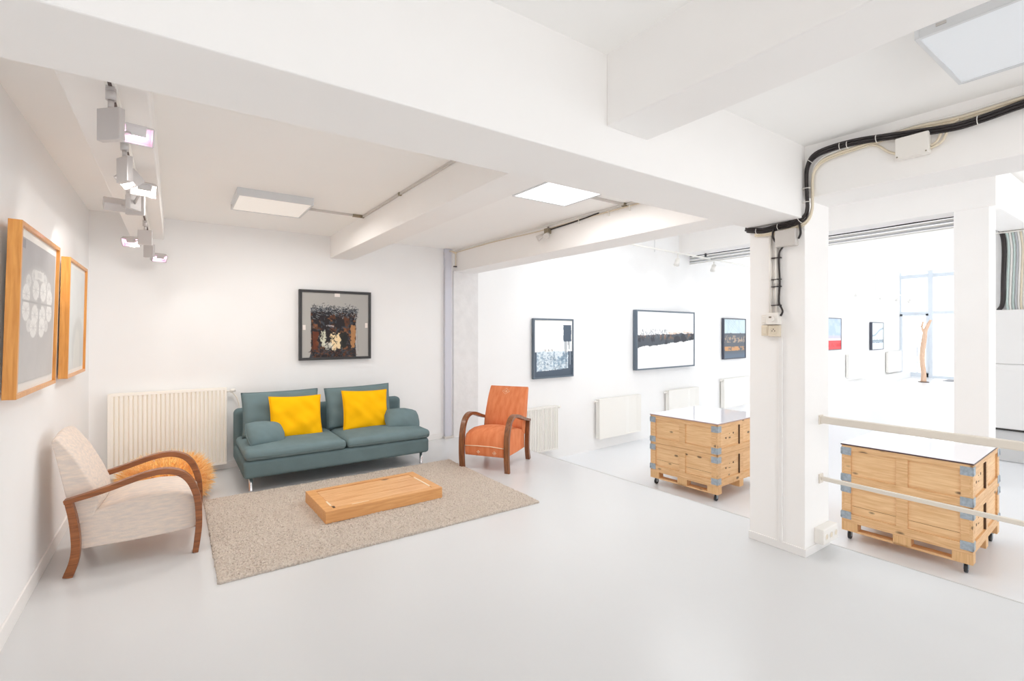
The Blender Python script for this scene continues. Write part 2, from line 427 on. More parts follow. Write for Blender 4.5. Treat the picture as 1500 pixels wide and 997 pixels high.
def pillow(wd, ht, th, seed=0, n=26, pinch=.06, p=.42, wr=.006, rd=.0):
    """cushion lying in the local xz plane, front towards -y"""
    rg = random.Random(seed); ph = [rg.uniform(0, 6.28) for _ in range(10)]
    mb = MB()
    for sg in (-1, 1):
        vs = []
        for i in range(n+1):
            for j in range(n+1):
                u = -1+2*i/n; v = -1+2*j/n
                u = math.copysign(abs(u)**.8, u); v = math.copysign(abs(v)**.8, v)
                x = wd/2*u*(1-pinch*(1-v*v))*math.sqrt(1-rd*v*v); z = ht/2*v*(1-pinch*(1-u*u))*math.sqrt(1-rd*u*u)
                k = max(0., (1-u*u)*(1-v*v))**p
                wv = wr*k*(math.sin(7*u+3*v+ph[0])+math.sin(5*v-4*u+ph[1])+.7*math.sin(13*u*v+ph[2])+.6*math.sin(11*u+9*v+ph[3]))
                rad = wr*1.6*math.sin(9*math.atan2(v, u)+ph[4])*max(0, (abs(u)+abs(v))/2-.25)*k
                vs.append((x, sg*(th/2*k+wv+rad), z))
        fs = [(i*(n+1)+j, i*(n+1)+j+1, (i+1)*(n+1)+j+1, (i+1)*(n+1)+j) for i in range(n) for j in range(n)]
        mb.add(vs, fs, True)
    e = []
    for i in range(n+1): e.append((-1+2*i/n, -1))
    for j in range(1, n+1): e.append((1, -1+2*j/n))
    for i in range(n-1, -1, -1): e.append((-1+2*i/n, 1))
    for j in range(n-1, 0, -1): e.append((-1, -1+2*j/n))
    pip = []
    for u, v in e:
        u = math.copysign(abs(u)**.8, u); v = math.copysign(abs(v)**.8, v)
        pip.append((wd/2*u*(1-pinch*(1-v*v))*math.sqrt(1-rd*v*v), 0, ht/2*v*(1-pinch*(1-u*u))*math.sqrt(1-rd*u*u)))
    pm = MB().tube(pip+[pip[0]], .0035, 6, caps=False)
    return mb, pm

# ------------------------------------------------------------------ sofa
SX0, SX1, SY0, SY1 = .525, 2.395, 5.08, 6.07
sofa = thing('sofa', 'long teal grey armless sofa on slim chrome legs against the wall', 'sofa', ((SX0+SX1)/2, (SY0+SY1)/2, 0))
hw = (SX1-SX0)/2; hd = (SY1-SY0)/2
obj('base', rbox(-hw, hw, -hd, hd-.02, .135, .30, .035), M['teal'], sofa)
obj('backrest', rbox(-hw, hw, hd-.15, hd, .22, .68, .055), M['teal'], sofa)
for i, (a, b) in enumerate(((-hw+.012, .003), (.012, hw+.012))):
    sc = obj('seat_cushion', rbox(a, b, -hd-.012, hd-.16, .298, .395, .042, bulge=.022, noise=.0022, seed=3+i), M['teal2'], sofa)
    z = .335
    obj('piping', MB().tube([(a+.02, -hd-.012, z), (b-.02, -hd-.012, z)], .003, 6), M['teal'], sc)
for sx in (-1, 1):
    for sy in (-1, 1):
        x = sx*(hw-.068); y = -hd+.08 if sy < 0 else hd-.1
        lg = MB().tube([(x, y, .0), (x, y, .012), (x, y, .02), (x, y, .14)], [.020, .020, .016, .018], 14)
        obj('leg', lg, M['chrome'], sofa)
for i, (x0, x1, y, tilt) in enumerate(((-.885, -.115, .18, .2), (-.035, .72, .19, .2))):
    wd = x1-x0; m1, m2 = pillow(wd, .47, .17, 11+i, pinch=.035, p=.34, wr=.005)
    bc = obj('back_cushion', m1, M['teal2'], sofa, loc=((x0+x1)/2, y, .415+.22), rot=(-tilt, 0 if i == 0 else -.03, .02 if i == 0 else -.06))
    obj('piping', m2, M['teal'], bc)

def cushion(name, wd, ht, th, seed, m, loc, rot, label, pinch=.06, group=None, p=.42, wr=.006, rd=0.):
    t = thing(name, label, 'cushion', loc, 0, group); t.rotation_euler = rot
    m1, m2 = pillow(wd, ht, th, seed, pinch=pinch, p=p, wr=wr, rd=rd)
    obj('cover', m1, m, t); obj('piping', m2, m, t)
    return t
cushion('throw_cushion', .53, .455, .14, 21, M['yellow'], (1.075, 5.585, .60), (-.30, .03, .05), 'yellow square cushion leaning on the left half of the sofa back', group='yellow cushions on the sofa', wr=.008)
cushion('throw_cushion', .53, .46, .14, 24, M['yellow'], (1.83, 5.60, .605), (-.30, .03, -.02), 'yellow square cushion leaning on the right half of the sofa back', group='yellow cushions on the sofa', wr=.008)
cushion('bolster_cushion', .37, .29, .21, 31, M['teal2'], (.755, 5.42, .475), (-.75, .14, .30), 'small teal cushion lying at the left end of the sofa seat', group='small teal cushions on the sofa', pinch=.0, p=.45, wr=.003, rd=.2)
cushion('bolster_cushion', .41, .29, .20, 34, M['teal2'], (2.225, 5.47, .47), (-.8, .10, -.12), 'small teal cushion lying at the right end of the sofa seat', group='small teal cushions on the sofa', pinch=.0, p=.45, wr=.003, rd=.2)

# ------------------------------------------------------------------ armchairs
def sweep(path, th, y0, y1):
    """flat board bent along an (x,z) path, from y0 to y1"""
    P = cat([(x, 0, z) for x, z in path], 7); n = len(P); ths = th if isinstance(th, list) else None
    loops = []
    for i, p in enumerate(P):
        t = (P[min(i+1, n-1)]-P[max(i-1, 0)]).normalized(); q = Vector((-t.z, 0, t.x))
        h = (np.interp(i/(n-1), np.linspace(0, 1, len(ths)), ths) if ths else th)/2
        a = p+q*h; b = p-q*h
        loops.append([(a.x, y0, a.z), (a.x, y1, a.z), (b.x, y1, b.z), (b.x, y0, b.z)])
    return MB().loft(loops, smooth=False)

def armchair(label, loc, rz, fab, wd, arch, motif):
    t = thing('armchair', label, 'armchair', loc, rz, 'bentwood armchairs')
    # seat: crowned block between the arms
    prof = [(.05, .145), (.30, .142), (.52, .148), (.655, .158), (.668, .20), (.668, .30), (.66, .345), (.63, .385), (.56, .408), (.44, .42), (.3, .41), (.18, .385), (.05, .345)]
    loops = []
    for k in range(13):
        u = -1+2*k/12; y = .2375*u; crown = .035*(1-u*u)
        loops.append([(x, y, z+crown*max(0, (z-.25)/.17)) for x, z in prof])
    seat = obj('seat', MB().loft(loops, smooth=True), fab, t, .010, 3)
    # backrest: reclined, rounded front, rising to the middle
    loops = []
    for k in range(15):
        u = -1+2*k/14; y = .245*u; e = 1-abs(u)**2.6; top = arch*(1-u*u)
        front = [(-.055, .848), (-.02, .80), (.03, .72), (.085, .60), (.125, .50), (.14, .42), (.12, .35), (.075, .315)]
        back = [(.03, .30), (.0, .40), (-.012, .48), (-.045, .66), (-.078, .825), (-.072, .846)]
        lp = []
        for x, z in front: lp.append((x+.03*e*(1-abs((z-.55)/.32)**2), y, z+top*max(0, (z-.5)/.35)))
        for x, z in back: lp.append((x, y, z+top*max(0, (z-.5)/.35)))
        loops.append(lp)
    back = obj('backrest', MB().loft(loops, smooth=True), fab, t, .009, 3)
    arm = [(-.014, .463), (.10, .488), (.205, .516), (.30, .546), (.39, .571), (.48, .580), (.555, .562), (.61, .517), (.648, .445), (.672, .345), (.678, .2), (.668, .08), (.657, 0)]
    leg = [(.008, .455), (.026, .36), (.038, .25), (.04, .16), (.028, .08), (.002, .0)]
    for s in (-1, 1):
        y0, y1 = (s*.238, s*.297) if s > 0 else (s*.297, s*.238)
        a = obj('armrest', sweep(arm, [.026, .034, .036, .036, .038, .04, .04, .038, .034], y0, y1), wd, t, .004)
        obj('rear_leg', sweep(leg, [.036, .042, .044, .05], y0+.004, y1-.004), wd, t, .004)
    if motif:
        th = M['cream_thread']
        def diamond(parent, c, ux, uz, r):
            c = Vector(c); ux = Vector(ux)*r; uz = Vector(uz)*r*.85
            mb = MB().tube([c+ux, c+uz, c-ux, c-uz, c+ux], .0022, 5)
            mb.tube([c+ux*.35, c+uz*.35, c-ux*.35, c-uz*.35, c+ux*.35], .003, 5)
            obj('embroidery', mb, th, parent)
        diamond(back, (.000, -.02, .79), (0, 1, 0), (-.55, 0, .83), .045)
        diamond(seat, (.6705, .12, .205), (0, 1, 0), (0, 0, 1), .022)
        diamond(seat, (.6705, -.07, .205), (0, 1, 0), (0, 0, 1), .018)
        obj('piping', MB().tube([(.672, -.232, .262), (.674, -.08, .27), (.674, .08, .272), (.672, .232, .262)], .005, 6), th, seat)
    return t
armchair('oatmeal upholstered armchair with brown bentwood arms by the left wall', (-.525, 4.264, 0), -.0436, M['beige_fab'], M['chair_wood'], .03, False)
armchair('terracotta orange armchair with brown bentwood arms at the rug corner', (3.311, 4.838, 0), math.radians(213.4), M['orange_fab'], M['chair_wood2'], .0, True)

# ------------------------------------------------------------------ straw pouf
pf = thing('pouf', 'round shaggy orange straw pouf on the floor behind the oatmeal armchair', 'pouf', (-.06, 5.28, 0))
core = MB(); loops = []
for k in range(13):
    a = -PI/2+PI*k/12; r = .30*max(.02, math.cos(a))**.6; z = .185+.17*math.sin(a)
    loops.append([(r*math.cos(2*PI*j/28), r*math.sin(2*PI*j/28), max(.0, z)) for j in range(28)])
obj('core', core.loft(loops), M['pouf_core'], pf)
fb = MB(); rg = random.Random(5)
vs = []; fs = []
for i in range(3600):
    a = rg.uniform(0, 2*PI); sa = rg.uniform(-.9, 1); el = math.asin(sa)
    r = .29*max(.02, math.cos(el))**.6; z = .185+.165*math.sin(el)
    p = Vector((r*math.cos(a), r*math.sin(a), z))
    nrm = Vector((math.cos(a)*math.cos(el), math.sin(a)*math.cos(el), math.sin(el)*.9+.05))+Vector((rg.gauss(0, .28), rg.gauss(0, .28), rg.gauss(0, .28)))
    nrm.normalize(); Lh = rg.uniform(.06, .12); q = p+nrm*Lh; q.z = max(q.z, .004); p.z = max(p.z, .004)
    sd = nrm.cross(Vector((rg.gauss(0, 1), rg.gauss(0, 1), rg.gauss(0, 1)))).normalized()*.0048; sd2 = nrm.cross(sd).normalized()*.0048
    o = len(vs); vs += [p+sd, p-sd*.5+sd2, p-sd*.5-sd2, q]; fs += [(o, o+1, o+3), (o+1, o+2, o+3), (o+2, o, o+3)]
fb.add(vs, fs)
obj('straw_fringe', fb, M['pouf'], pf)

# ------------------------------------------------------------------ rug: shag pile as one mesh
def rug():
    x0, x1, y0, y1 = .215, 2.64, 3.36, 5.07
    rg = np.random.default_rng(3)
    nx, ny = 330, 232
    X, Y = np.meshgrid(np.linspace(x0, x1, nx), np.linspace(y0, y1, ny), indexing='ij')
    X = X+rg.normal(0, .0022, X.shape); Y = Y+rg.normal(0, .0022, X.shape)
    edge = np.minimum.reduce([X-x0, x1-X, Y-y0, y1-Y])
    Z = .014+.011*np.clip(edge/.03, 0, 1)**.5+rg.normal(0, .0032, X.shape)
    Z += .003*np.sin(X*11+Y*3)*np.sin(Y*9-X*2)
    Z = np.clip(Z, .004, .034)
    V = np.stack([X, Y, Z], -1).reshape(-1, 3)
    I = np.arange(nx*ny).reshape(nx, ny)
    Fc = np.stack([I[:-1, :-1], I[1:, :-1], I[1:, 1:], I[:-1, 1:]], -1).reshape(-1, 4)
    ring = np.concatenate([I[:, 0], I[-1, 1:], I[-2::-1, -1], I[0, -2:0:-1]])
    B = V[ring].copy(); B[:, 2] = .001; o = len(V)
    V = np.concatenate([V, B]); k = len(ring)
    S = [(int(ring[i]), int(ring[(i+1) % k]), o+(i+1) % k, o+i) for i in range(k)]
    me = bpy.data.meshes.new('rug'); me.from_pydata(V.tolist(), [], Fc.tolist()+S); me.update()
    me.materials.append(M['rug'])
    o = bpy.data.objects.new('rug', me); COL.objects.link(o)
    tag(o, 'taupe shag rug on the floor under the low pine table', 'rug')
rug()

# ------------------------------------------------------------------ low pine table
tb = thing('coffee_table', 'low solid pine table on the taupe rug in front of the sofa', 'table', (.956, 3.872, .026), .032)
LX, LY, TH = 1.01, .61, .094
obj('frame_board', MB().box(0, LX, 0, .055, 0, TH), M['pine_frame'], tb, .003)
obj('frame_board', MB().box(0, LX, LY-.055, LY, 0, TH), M['pine_frame'], tb, .003)
obj('frame_board', MB().box(0, .075, .055, LY-.055, 0, TH), M['pine_frame'], tb, .003)
obj('frame_board', MB().box(LX-.075, LX, .055, LY-.055, 0, TH), M['pine_frame'], tb, .003)
obj('underside', MB().box(.06, LX-.06, .05, LY-.05, .005, .02), M['hole_shade'], tb)
yy = .064; pls = (.163, .160, .160)
for k, pw in enumerate(pls):
    obj('plank', MB().box(.078, LX-.078, yy, yy+pw-.006, .02, TH-.003), M['pine'], tb, .0015); yy += pw
for q in ((.066, .080, .12, .24), (LX-.080, LX-.066, .10, .42), (.22, .36, .050, .059)):
    obj('filler_strip', MB().box(*q, TH-.004, TH+.0006), M['pale_wood'], tb, label='pale strip filling a joint')
obj('joint_hole', MB().box(.072, .092, .062, .10, TH-.003, TH+.0008), M['hole_shade'], tb)

# ------------------------------------------------------------------ radiators
def radiator(name, label, loc, rz, wd, z0, z1, dp, ribs, m, valve=1, pipes=True, group=None):
    """front towards local -y, left end at local x=0"""
    t = thing(name, label, 'radiator', loc, rz, group)
    p = MB(); n = ribs
    prof = []; step = (wd-.04)/n
    p.box(0, .02, 0, .018, z0, z1); p.box(wd-.02, wd, 0, .018, z0, z1)
    p.box(.02, wd-.02, 0.002, .018, z0, z0+.025); p.box(.02, wd-.02, .002, .018, z1-.025, z1)
    for i in range(n):
        x = .02+i*step
        vs = []
        for z in (z0+.025, z1-.025):
            vs += [(x, .001, z), (x+step*.62, .001, z), (x+step*.72, .020, z), (x+step*.92, .020, z), (x+step, .001, z), (x+step, .024, z), (x, .024, z)]
        p.add(vs, [(k, (k+1) % 7, (k+1) % 7+7, k+7) for k in range(7)])
    obj('front_panel', p, m, t, .0015)
    obj('rear_panel', MB().box(.005, wd-.005, dp-.018, dp, z0, z1), m, t, .002)
    g = MB()
    for i in range(int(wd/.03)):
        g.box(.015+i*.03, .015+i*.03+.018, .02, dp-.02, z1-.012, z1-.004)
    g.box(.0, wd, .018, .024, z1-.02, z1).box(0, wd, dp-.024, dp-.018, z1-.02, z1)
    obj('top_grille', g, m, t)
    for x in (0, wd-.006):
        obj('side_panel', MB().box(x, x+.006, .012, dp-.005, z0+.01, z1-.002), m, t, .001)
    xv = wd if valve > 0 else 0; s = valve
    v = MB().cyl((xv, dp*.5, z1-.04), (xv+s*.035, dp*.5, z1-.04), .011).cyl((xv+s*.035, dp*.5, z1-.04), (xv+s*.085, dp*.5, z1-.03), .019)
    obj('valve', v, M['plastic'], t)
    if pipes:
        q = MB().tube(cat([(xv+s*.04, dp*.55, z1-.045), (xv+s*.10, dp*.8, z1-.12), (xv+s*.135, dp+.004, z1-.28), (xv+s*.14, dp+.005, max(z0-.05, z1-.6))], 5), .008, 8)
        obj('pipe', q, m, t)
    for xb in (.12, wd-.15): obj('bracket', MB().box(xb, xb+.03, dp, dp+.03, z0+.1, z1-.1), m, t)
    return t
radiator('radiator', 'tall cream ribbed radiator on the wall left of the sofa', (-.53, 6.085, 0), 0, 1.0, .075, .90, .085, 26, M['cream_metal'])
GR = 'white radiators along the gallery wall'
def grad(label, s0, wd, z0, z1, ribs=1, valve=-1):
    p = gp(s0, .12); radiator('radiator', label, (p.x, p.y, 0), GANG, wd, z0, z1, .09, ribs, M['white_metal'], valve, False, GR)
grad('white ribbed gallery radiator just right of the orange armchair', .55, .90, -.44, .287, 24, 1)
grad('white flat gallery radiator under the wide horizon painting, left of the crate', 2.48, 1.22, -.43, .293)
grad('white flat gallery radiator seen just above the left crate lid', 4.65, 1.15, -.44, .29)
grad('white flat gallery radiator half hidden by the column edge', 6.92, 1.4, -.30, .393)
grad('white flat gallery radiator under the red and blue painting', 15.5, 1.8, -.08, .738)
grad('white flat gallery radiator nearest the shop front', 20.2, 1.9, -.14, .715)

# ------------------------------------------------------------------ artworks painted in numpy, stored as point colours
def noise2(h, w, cell, seed):
    rg = np.random.default_rng(seed); out = np.zeros((h, w)); amp = 1.; tot = 0
    for o in range(4):
        c = max(1, cell/(2**o)); gh, gw = int(h/c)+3, int(w/c)+3
        g = rg.random((gh, gw)); yy = np.arange(h)/c; xx = np.arange(w)/c
        y0 = yy.astype(int); x0 = xx.astype(int); fy = (yy-y0)[:, None]; fx = (xx-x0)[None, :]
        fy = fy*fy*(3-2*fy); fx = fx*fx*(3-2*fx)
        a = g[np.ix_(y0, x0)]; b = g[np.ix_(y0, x0+1)]; c_ = g[np.ix_(y0+1, x0)]; d = g[np.ix_(y0+1, x0+1)]
        out += amp*((a*(1-fx)+b*fx)*(1-fy)+(c_*(1-fx)+d*fx)*fy); tot += amp; amp *= .55
    return out/tot
class Canvas:
    def __init__(s, w, h, c): s.w, s.h = w, h; s.a = np.ones((h, w, 3))*np.array(c, float); s.Y, s.X = np.mgrid[0:h, 0:w]; s.U = s.X/(w-1); s.V = s.Y/(h-1)   # V down
    def blend(s, mask, c): s.a = s.a*(1-mask[..., None])+np.array(c, float)*mask[..., None]
    def rect(s, u0, u1, v0, v1, c, a=1., rag=0., seed=0):
        n = (noise2(s.h, s.w, 6, seed)-.5)*rag if rag else 0
        m = ((s.U+n > u0) & (s.U+n < u1) & (s.V+n > v0) & (s.V+n < v1)).astype(float)*a
        s.blend(m, c)
    def line(s, p, q, wd, c, a=1.):
        px, py = p; qx, qy = q; asp = s.h/s.w
        X = s.U; Y = s.V*asp; ax, ay, bx, by = px, py*asp, qx, qy*asp
        L2 = (bx-ax)**2+(by-ay)**2+1e-9; t = np.clip(((X-ax)*(bx-ax)+(Y-ay)*(by-ay))/L2, 0, 1)
        dd = np.hypot(X-ax-t*(bx-ax), Y-ay-t*(by-ay)); s.blend(np.clip((wd-dd)/wd*1.6, 0, 1)*a, c)
def sheet(name, cv, wd, ht, parent, y, m, thick=.004):
    """flat painted sheet in the local xz plane facing -y, centred"""
    h, w = cv.h, cv.w
    xs = np.linspace(-wd/2, wd/2, w); zs = np.linspace(ht/2, -ht/2, h)
    X, Z = np.meshgrid(xs, zs); V = np.stack([X, np.full_like(X, y), Z], -1).reshape(-1, 3)
    I = np.arange(h*w).reshape(h, w)
    Fc = np.stack([I[:-1, :-1], I[1:, :-1], I[1:, 1:], I[:-1, 1:]], -1).reshape(-1, 4)
    o = len(V); bk = [(-wd/2, y+thick, ht/2), (wd/2, y+thick, ht/2), (wd/2, y+thick, -ht/2), (-wd/2, y+thick, -ht/2)]
    V = V.tolist()+bk; ex = [(o, o+1, o+2, o+3)]
    me = bpy.data.meshes.new(name); me.from_pydata(V, [], Fc.tolist()+ex); me.update()
    ca = me.color_attributes.new('paint', 'FLOAT_COLOR', 'POINT')
    c = np.clip(cv.a, 0, 255)/255.; c = np.where(c <= .04045, c/12.92, ((c+.055)/1.055)**2.4).reshape(-1, 3)
    c = np.concatenate([c, np.ones((4, 3))*.7]); c = np.concatenate([c, np.ones((len(c), 1))], 1)
    ca.data.foreach_set('color', c.astype(np.float32).ravel())
    me.materials.append(m)
    ob = bpy.data.objects.new(name, me); COL.objects.link(ob); ob.parent = parent
    return ob
def frame_parts(t, wd, ht, fw, dp, mv, mh):
    """mitred-look frame around the origin; front at y=0, back at y=dp"""
    for z in (-ht/2, ht/2-fw): obj('frame_rail', MB().box(-wd/2+fw, wd/2-fw, 0, dp, z, z+fw), mh, t, .0015)
    for x in (-wd/2, wd/2-fw): obj('frame_stile', MB().box(x, x+fw, 0, dp, -ht/2, ht/2), mv, t, .0015)
    obj('back_board', MB().box(-wd/2+fw*.5, wd/2-fw*.5, dp-.006, dp-.001, -ht/2+fw*.5, ht/2-fw*.5), M['mount'], t)
def picture(label, loc, rz, tilt, wd, ht, fw, dp, cv, mv, mh, mount=0., glazed=True, m='art'):
    t = thing('framed_picture', label, 'picture', loc, rz); t.rotation_euler = (tilt, 0, rz)
    frame_parts(t, wd, ht, fw, dp, mv, mh)
    iw, ih = wd-2*fw, ht-2*fw
    if mount > 0:
        obj('mount', MB().box(-iw/2, iw/2, .016, .02, -ih/2, ih/2), M['mount'], t)
    sheet('artwork', cv, iw-2*mount, ih-2*mount, t, .012, M[m])
    if glazed: obj('glazing', MB().box(-iw/2, iw/2, .006, .008, -ih/2, ih/2), M['glass'], t)
    return t

# 1: round tracery window photographed in greys
cv = Canvas(170, 160, (176, 175, 176)); U, V = cv.U, cv.V
cv.a = cv.a*(1+.10*(noise2(160, 170, 30, 2)-.5))[..., None]; cv.blend(np.clip((V-.45)*.9, 0, .45), (205, 203, 200)); cv.blend(np.clip((.25-V)*1.8, 0, .4), (160, 160, 163))
cx, cy = .47, .41
ee = np.hypot((U-cx)/.46, (V-cy)/.27); cv.blend(np.clip((1-ee)*6, 0, 1)*.45, (214, 214, 212))
def petal(ux, uy, rx, ry, a=.85):
    ex = ((U-ux)/rx)**2+((V-uy)/ry)**2; m = np.clip((1-ex)*5, 0, 1); cv.blend(m*a, (236, 236, 234))
    for k in range(6):
        q = k*PI/6; cv.line((ux-math.cos(q)*rx*.9, uy-math.sin(q)*ry*.9), (ux+math.cos(q)*rx*.9, uy+math.sin(q)*ry*.9), .004, (196, 196, 196), .7)
for ux, uy in ((.40, .335), (.62, .335), (.15, .385), (.83, .375), (.15, .495), (.39, .52), (.61, .52), (.83, .49), (.36, .615), (.60, .615)): petal(ux, uy, .098, .078)
for ux, uy in ((.20, .285), (.34, .235), (.66, .24), (.80, .29), (.24, .60), (.74, .60)): petal(ux, uy, .07, .05, .6)
cv.rect(.36, .62, .185, .255, (230, 230, 228), .8, .02, 4); cv.rect(.44, .56, .20, .235, (200, 200, 200), .6)
cv.line((.05, .43), (.93, .43), .010, (168, 168, 168)); cv.line((.51, .28), (.51, .70), .012, (172, 172, 172)); cv.line((.50, .70), (.50, .88), .016, (184, 183, 182), .8)
cv.rect(.45, .56, .39, .47, (172, 172, 172), .8, .03, 6)
cv.rect(.0, .10, .01, .075, (140, 138, 142))
picture('larger amber wood framed grey photograph of a round tracery window on left wall', (-.605, 3.71, 1.61), PI/2, .026, .945, .86, .022, .05, cv, M['oak_frame'], M['oak_frame'], .045, False, 'print')
# 2: pale misty photograph
cv = Canvas(130, 140, (214, 218, 218)); U, V = cv.U, cv.V
cv.blend(np.clip((V-.1)*.5, 0, .5), (198, 203, 203))
ex = ((U-.62)/.42)**2+((V-.78)/.32)**2; cv.blend(np.clip((1-ex)*2, 0, .7), (190, 193, 190))
ex = ((U-.55)/.22)**2+((V-.95)/.38)**2; cv.blend(np.clip((1-ex)*2, 0, .55), (214, 214, 208))
cv.a *= (1+.05*(noise2(140, 130, 24, 8)-.5))[..., None]
picture('smaller amber wood framed pale misty photograph on left wall near corner', (-.607, 5.005, 1.605), PI/2, .02, .83, .86, .022, .05, cv, M['oak_frame'], M['oak_frame'], .03, False, 'print')
# 3: dark tangled work above the sofa
cv = Canvas(200, 196, (176, 174, 170)); U, V = cv.U, cv.V; rg = random.Random(9)
cv.blend(np.clip(U*.25, 0, .25), (160, 158, 156))
n1 = noise2(196, 200, 14, 1); n2 = noise2(196, 200, 8, 2); n3 = noise2(196, 200, 22, 3)
body = ((U > .125+(n1-.5)*.04) & (U < .80+(n1-.5)*.04) & (V > .30+(n2-.5)*.05)).astype(float)
cv.blend(body, (44, 40, 42))
cv.blend(body*np.clip((n3-.56)*9, 0, 1)*.7, (120, 70, 44)); cv.blend(body*np.clip((n2-.56)*10, 0, 1)*.8, (72, 78, 88))
cv.blend(body*np.clip((n1-.60)*12, 0, 1)*.8, (150, 96, 62))
cv.rect(.72, .79, .50, .86, (186, 136, 90), .9, .05, 5); cv.rect(.15, .23, .60, .92, (112, 58, 36), .85, .06, 6)
cv.rect(.27, .34, .58, .82, (220, 220, 196), .9, .10, 7); cv.rect(.42, .58, .64, .88, (244, 220, 176), .95, .10, 8); cv.rect(.33, .44, .78, .88, (226, 224, 210), .8, .12, 12)
cv.rect(.35, .46, .50, .525, (196, 190, 190), .7, .03, 13); cv.rect(.56, .66, .60, .86, (40, 42, 40), .9, .08, 14)
for k in range(24):
    u = rg.uniform(.28, .6); v = rg.uniform(.56, .86); cv.line((u, v), (u+rg.gauss(0, .06), v+rg.gauss(0, .08)), .006, (34, 34, 36), .9)
for k in range(800):
    u = rg.uniform(.12, .82); v = .285+rg.gauss(0, .04)+.02*(u-.5); q = rg.gauss(.3, .8); l = rg.uniform(.015, .04)
    c = rg.choice([(30, 30, 34), (52, 56, 64), (84, 90, 98), (24, 24, 28), (150, 154, 156)])
    cv.line((u, v), (u+math.cos(q)*l, v+math.sin(q)*l), .0045, c, .9)
for k in range(160):
    u = rg.uniform(.12, .8); v = rg.uniform(.88, .99); q = rg.uniform(0, PI); l = rg.uniform(.02, .06)
    cv.line((u, v), (u+math.cos(q)*l, v+math.sin(q)*l), .005, rg.choice([(30, 32, 36), (70, 76, 84), (110, 66, 44)]), .8)
for k in range(5): cv.line((.125+k*.004, .36+k*.03), (.16, .97), .004, (40, 38, 38), .8)
cv.line((.80, .34), (.84, .92), .003, (110, 104, 100), .6)
p3 = picture('square black framed dark tangled collage on the wall above the sofa', (1.646, 6.14, 1.592), 0, .0, .862, .848, .032, .055, cv, M['black_frame'], M['black_frame'], 0, False)
for x, z, a, b in ((.01, .372, .032, .022), (-.375, -.03, .016, .03), (.372, .0, .016, .03)):
    obj('paper_tab', MB().box(x-a, x+a, .007, .0105, z-b, z+b), M['tape'], p3, label='white paper tab on the collage edge')
# gallery paintings
def gpic(label, s0, s1, z0, z1, dp, fw, cv, m):
    p = gp((s0+s1)/2, dp+.012); return picture(label, (p.x, p.y, (z0+z1)/2), GANG, 0, s1-s0, z1-z0, fw, dp, cv, m, m, 0, False)
cv = Canvas(120, 130, (250, 250, 248)); U, V = cv.U, cv.V; rg = random.Random(4)
nn = noise2(130, 120, 10, 31); nb = noise2(130, 120, 5, 32)
low = (V > .56+(nn-.5)*.05).astype(float); cv.blend(low, (224, 234, 240)); cv.blend(low*np.clip((nb-.48)*5, 0, 1)*.75, (120, 148, 172)); cv.blend(low*np.clip((nn-.58)*7, 0, 1)*.5, (84, 106, 128))
for k in range(120):
    u = rg.uniform(.05, .9); v = rg.uniform(.6, .9); cv.line((u, v), (u+rg.uniform(.01, .07), v+rg.gauss(0, .008)), .006, rg.choice([(240, 244, 246), (110, 140, 168), (170, 190, 206)]), .8)
DK = (88, 100, 114)
cv.rect(0, .055, .56, 1, DK, 1, .01, 3); cv.rect(.89, 1, .56, 1, DK, 1, .01, 4); cv.blend((V > .905-.035*U+(nn-.5)*.02).astype(float), DK)
cv.rect(.755, .97, .08, .385, DK, 1, .02, 5)
for k in range(7): cv.line((.775+k*.028, .38), (.775+k*.028, .38+rg.uniform(.05, .5)), .013, DK if k % 3 else (200, 210, 220), .7)
for k in range(3): cv.line((.27+k*.09, .525), (.275+k*.09, .545), .011, (112, 108, 108))
gpic('white painting with black brush block and blue marks, nearest the orange armchair', .955, 1.875, .745, 1.732, .05, .026, cv, M['slate_frame_hazed'])
cv = Canvas(200, 130, (250, 250, 251)); U, V = cv.U, cv.V; rg = random.Random(6)
nn = noise2(130, 200, 16, 41); nb = noise2(130, 200, 7, 42)
top = .415-.03*U+(nb-.5)*.05; bot = .64-.135*U+.06*np.abs(U-.5)*0+(nn-.5)*.06
band = ((V > top) & (V < bot)).astype(float); cv.blend(band, (92, 98, 106))
cv.blend(band*np.clip((nb-.5)*8, 0, 1)*np.clip(1-(V-top)*9, 0, 1), (176, 124, 92)); cv.blend(band*np.clip((nn-.55)*8, 0, 1)*.8, (66, 68, 74))
for k in range(150):
    u = rg.uniform(.05, .5); v = rg.uniform(.3, .43); cv.line((u, v), (u+rg.gauss(0, .01), v+rg.uniform(.01, .06)), .003, rg.choice([(130, 136, 144), (160, 166, 172), (104, 108, 116)]), .6)
for k in range(30):
    u = rg.uniform(.5, .97); v = .39-.02*u+rg.gauss(0, .01); cv.line((u, v), (u+rg.uniform(.01, .06), v+rg.gauss(0, .006)), .004, (222, 190, 160), .8)
gpic('wide white painting with a dark jagged horizon band on gallery wall', 3.59, 5.66, .762, 1.948, .09, .028, cv, M['slate_frame_hazed'])
cv = Canvas(110, 110, (206, 224, 230)); U, V = cv.U, cv.V
nn = noise2(110, 110, 12, 51); nb = noise2(110, 110, 6, 52)
for k in range(14): cv.line((rg.random(), 0), (rg.random(), .36), .012, (184, 204, 214), .5)
cv.blend((V > .36+(nn-.5)*.02).astype(float), (104, 110, 118)); cv.blend(((V > .42) & (V < .60)).astype(float)*np.clip((nb-.42)*6, 0, 1)*.8, (196, 170, 146))
cv.blend(((V > .70) & (V < .81)).astype(float)*np.clip((nn-.38)*6, 0, 1), (206, 156, 112)); cv.blend(np.clip((V-.81)*8, 0, 1)*.7, (110, 128, 148))
gpic('dark landscape-like painting with pale sky and ochre band, half beside the column', 7.0, 8.1, .855, 1.85, .06, .025, cv, M['slate_dark'])
cv = Canvas(90, 90, (176, 196, 222)); U, V = cv.U, cv.V; nn = noise2(90, 90, 16, 61)
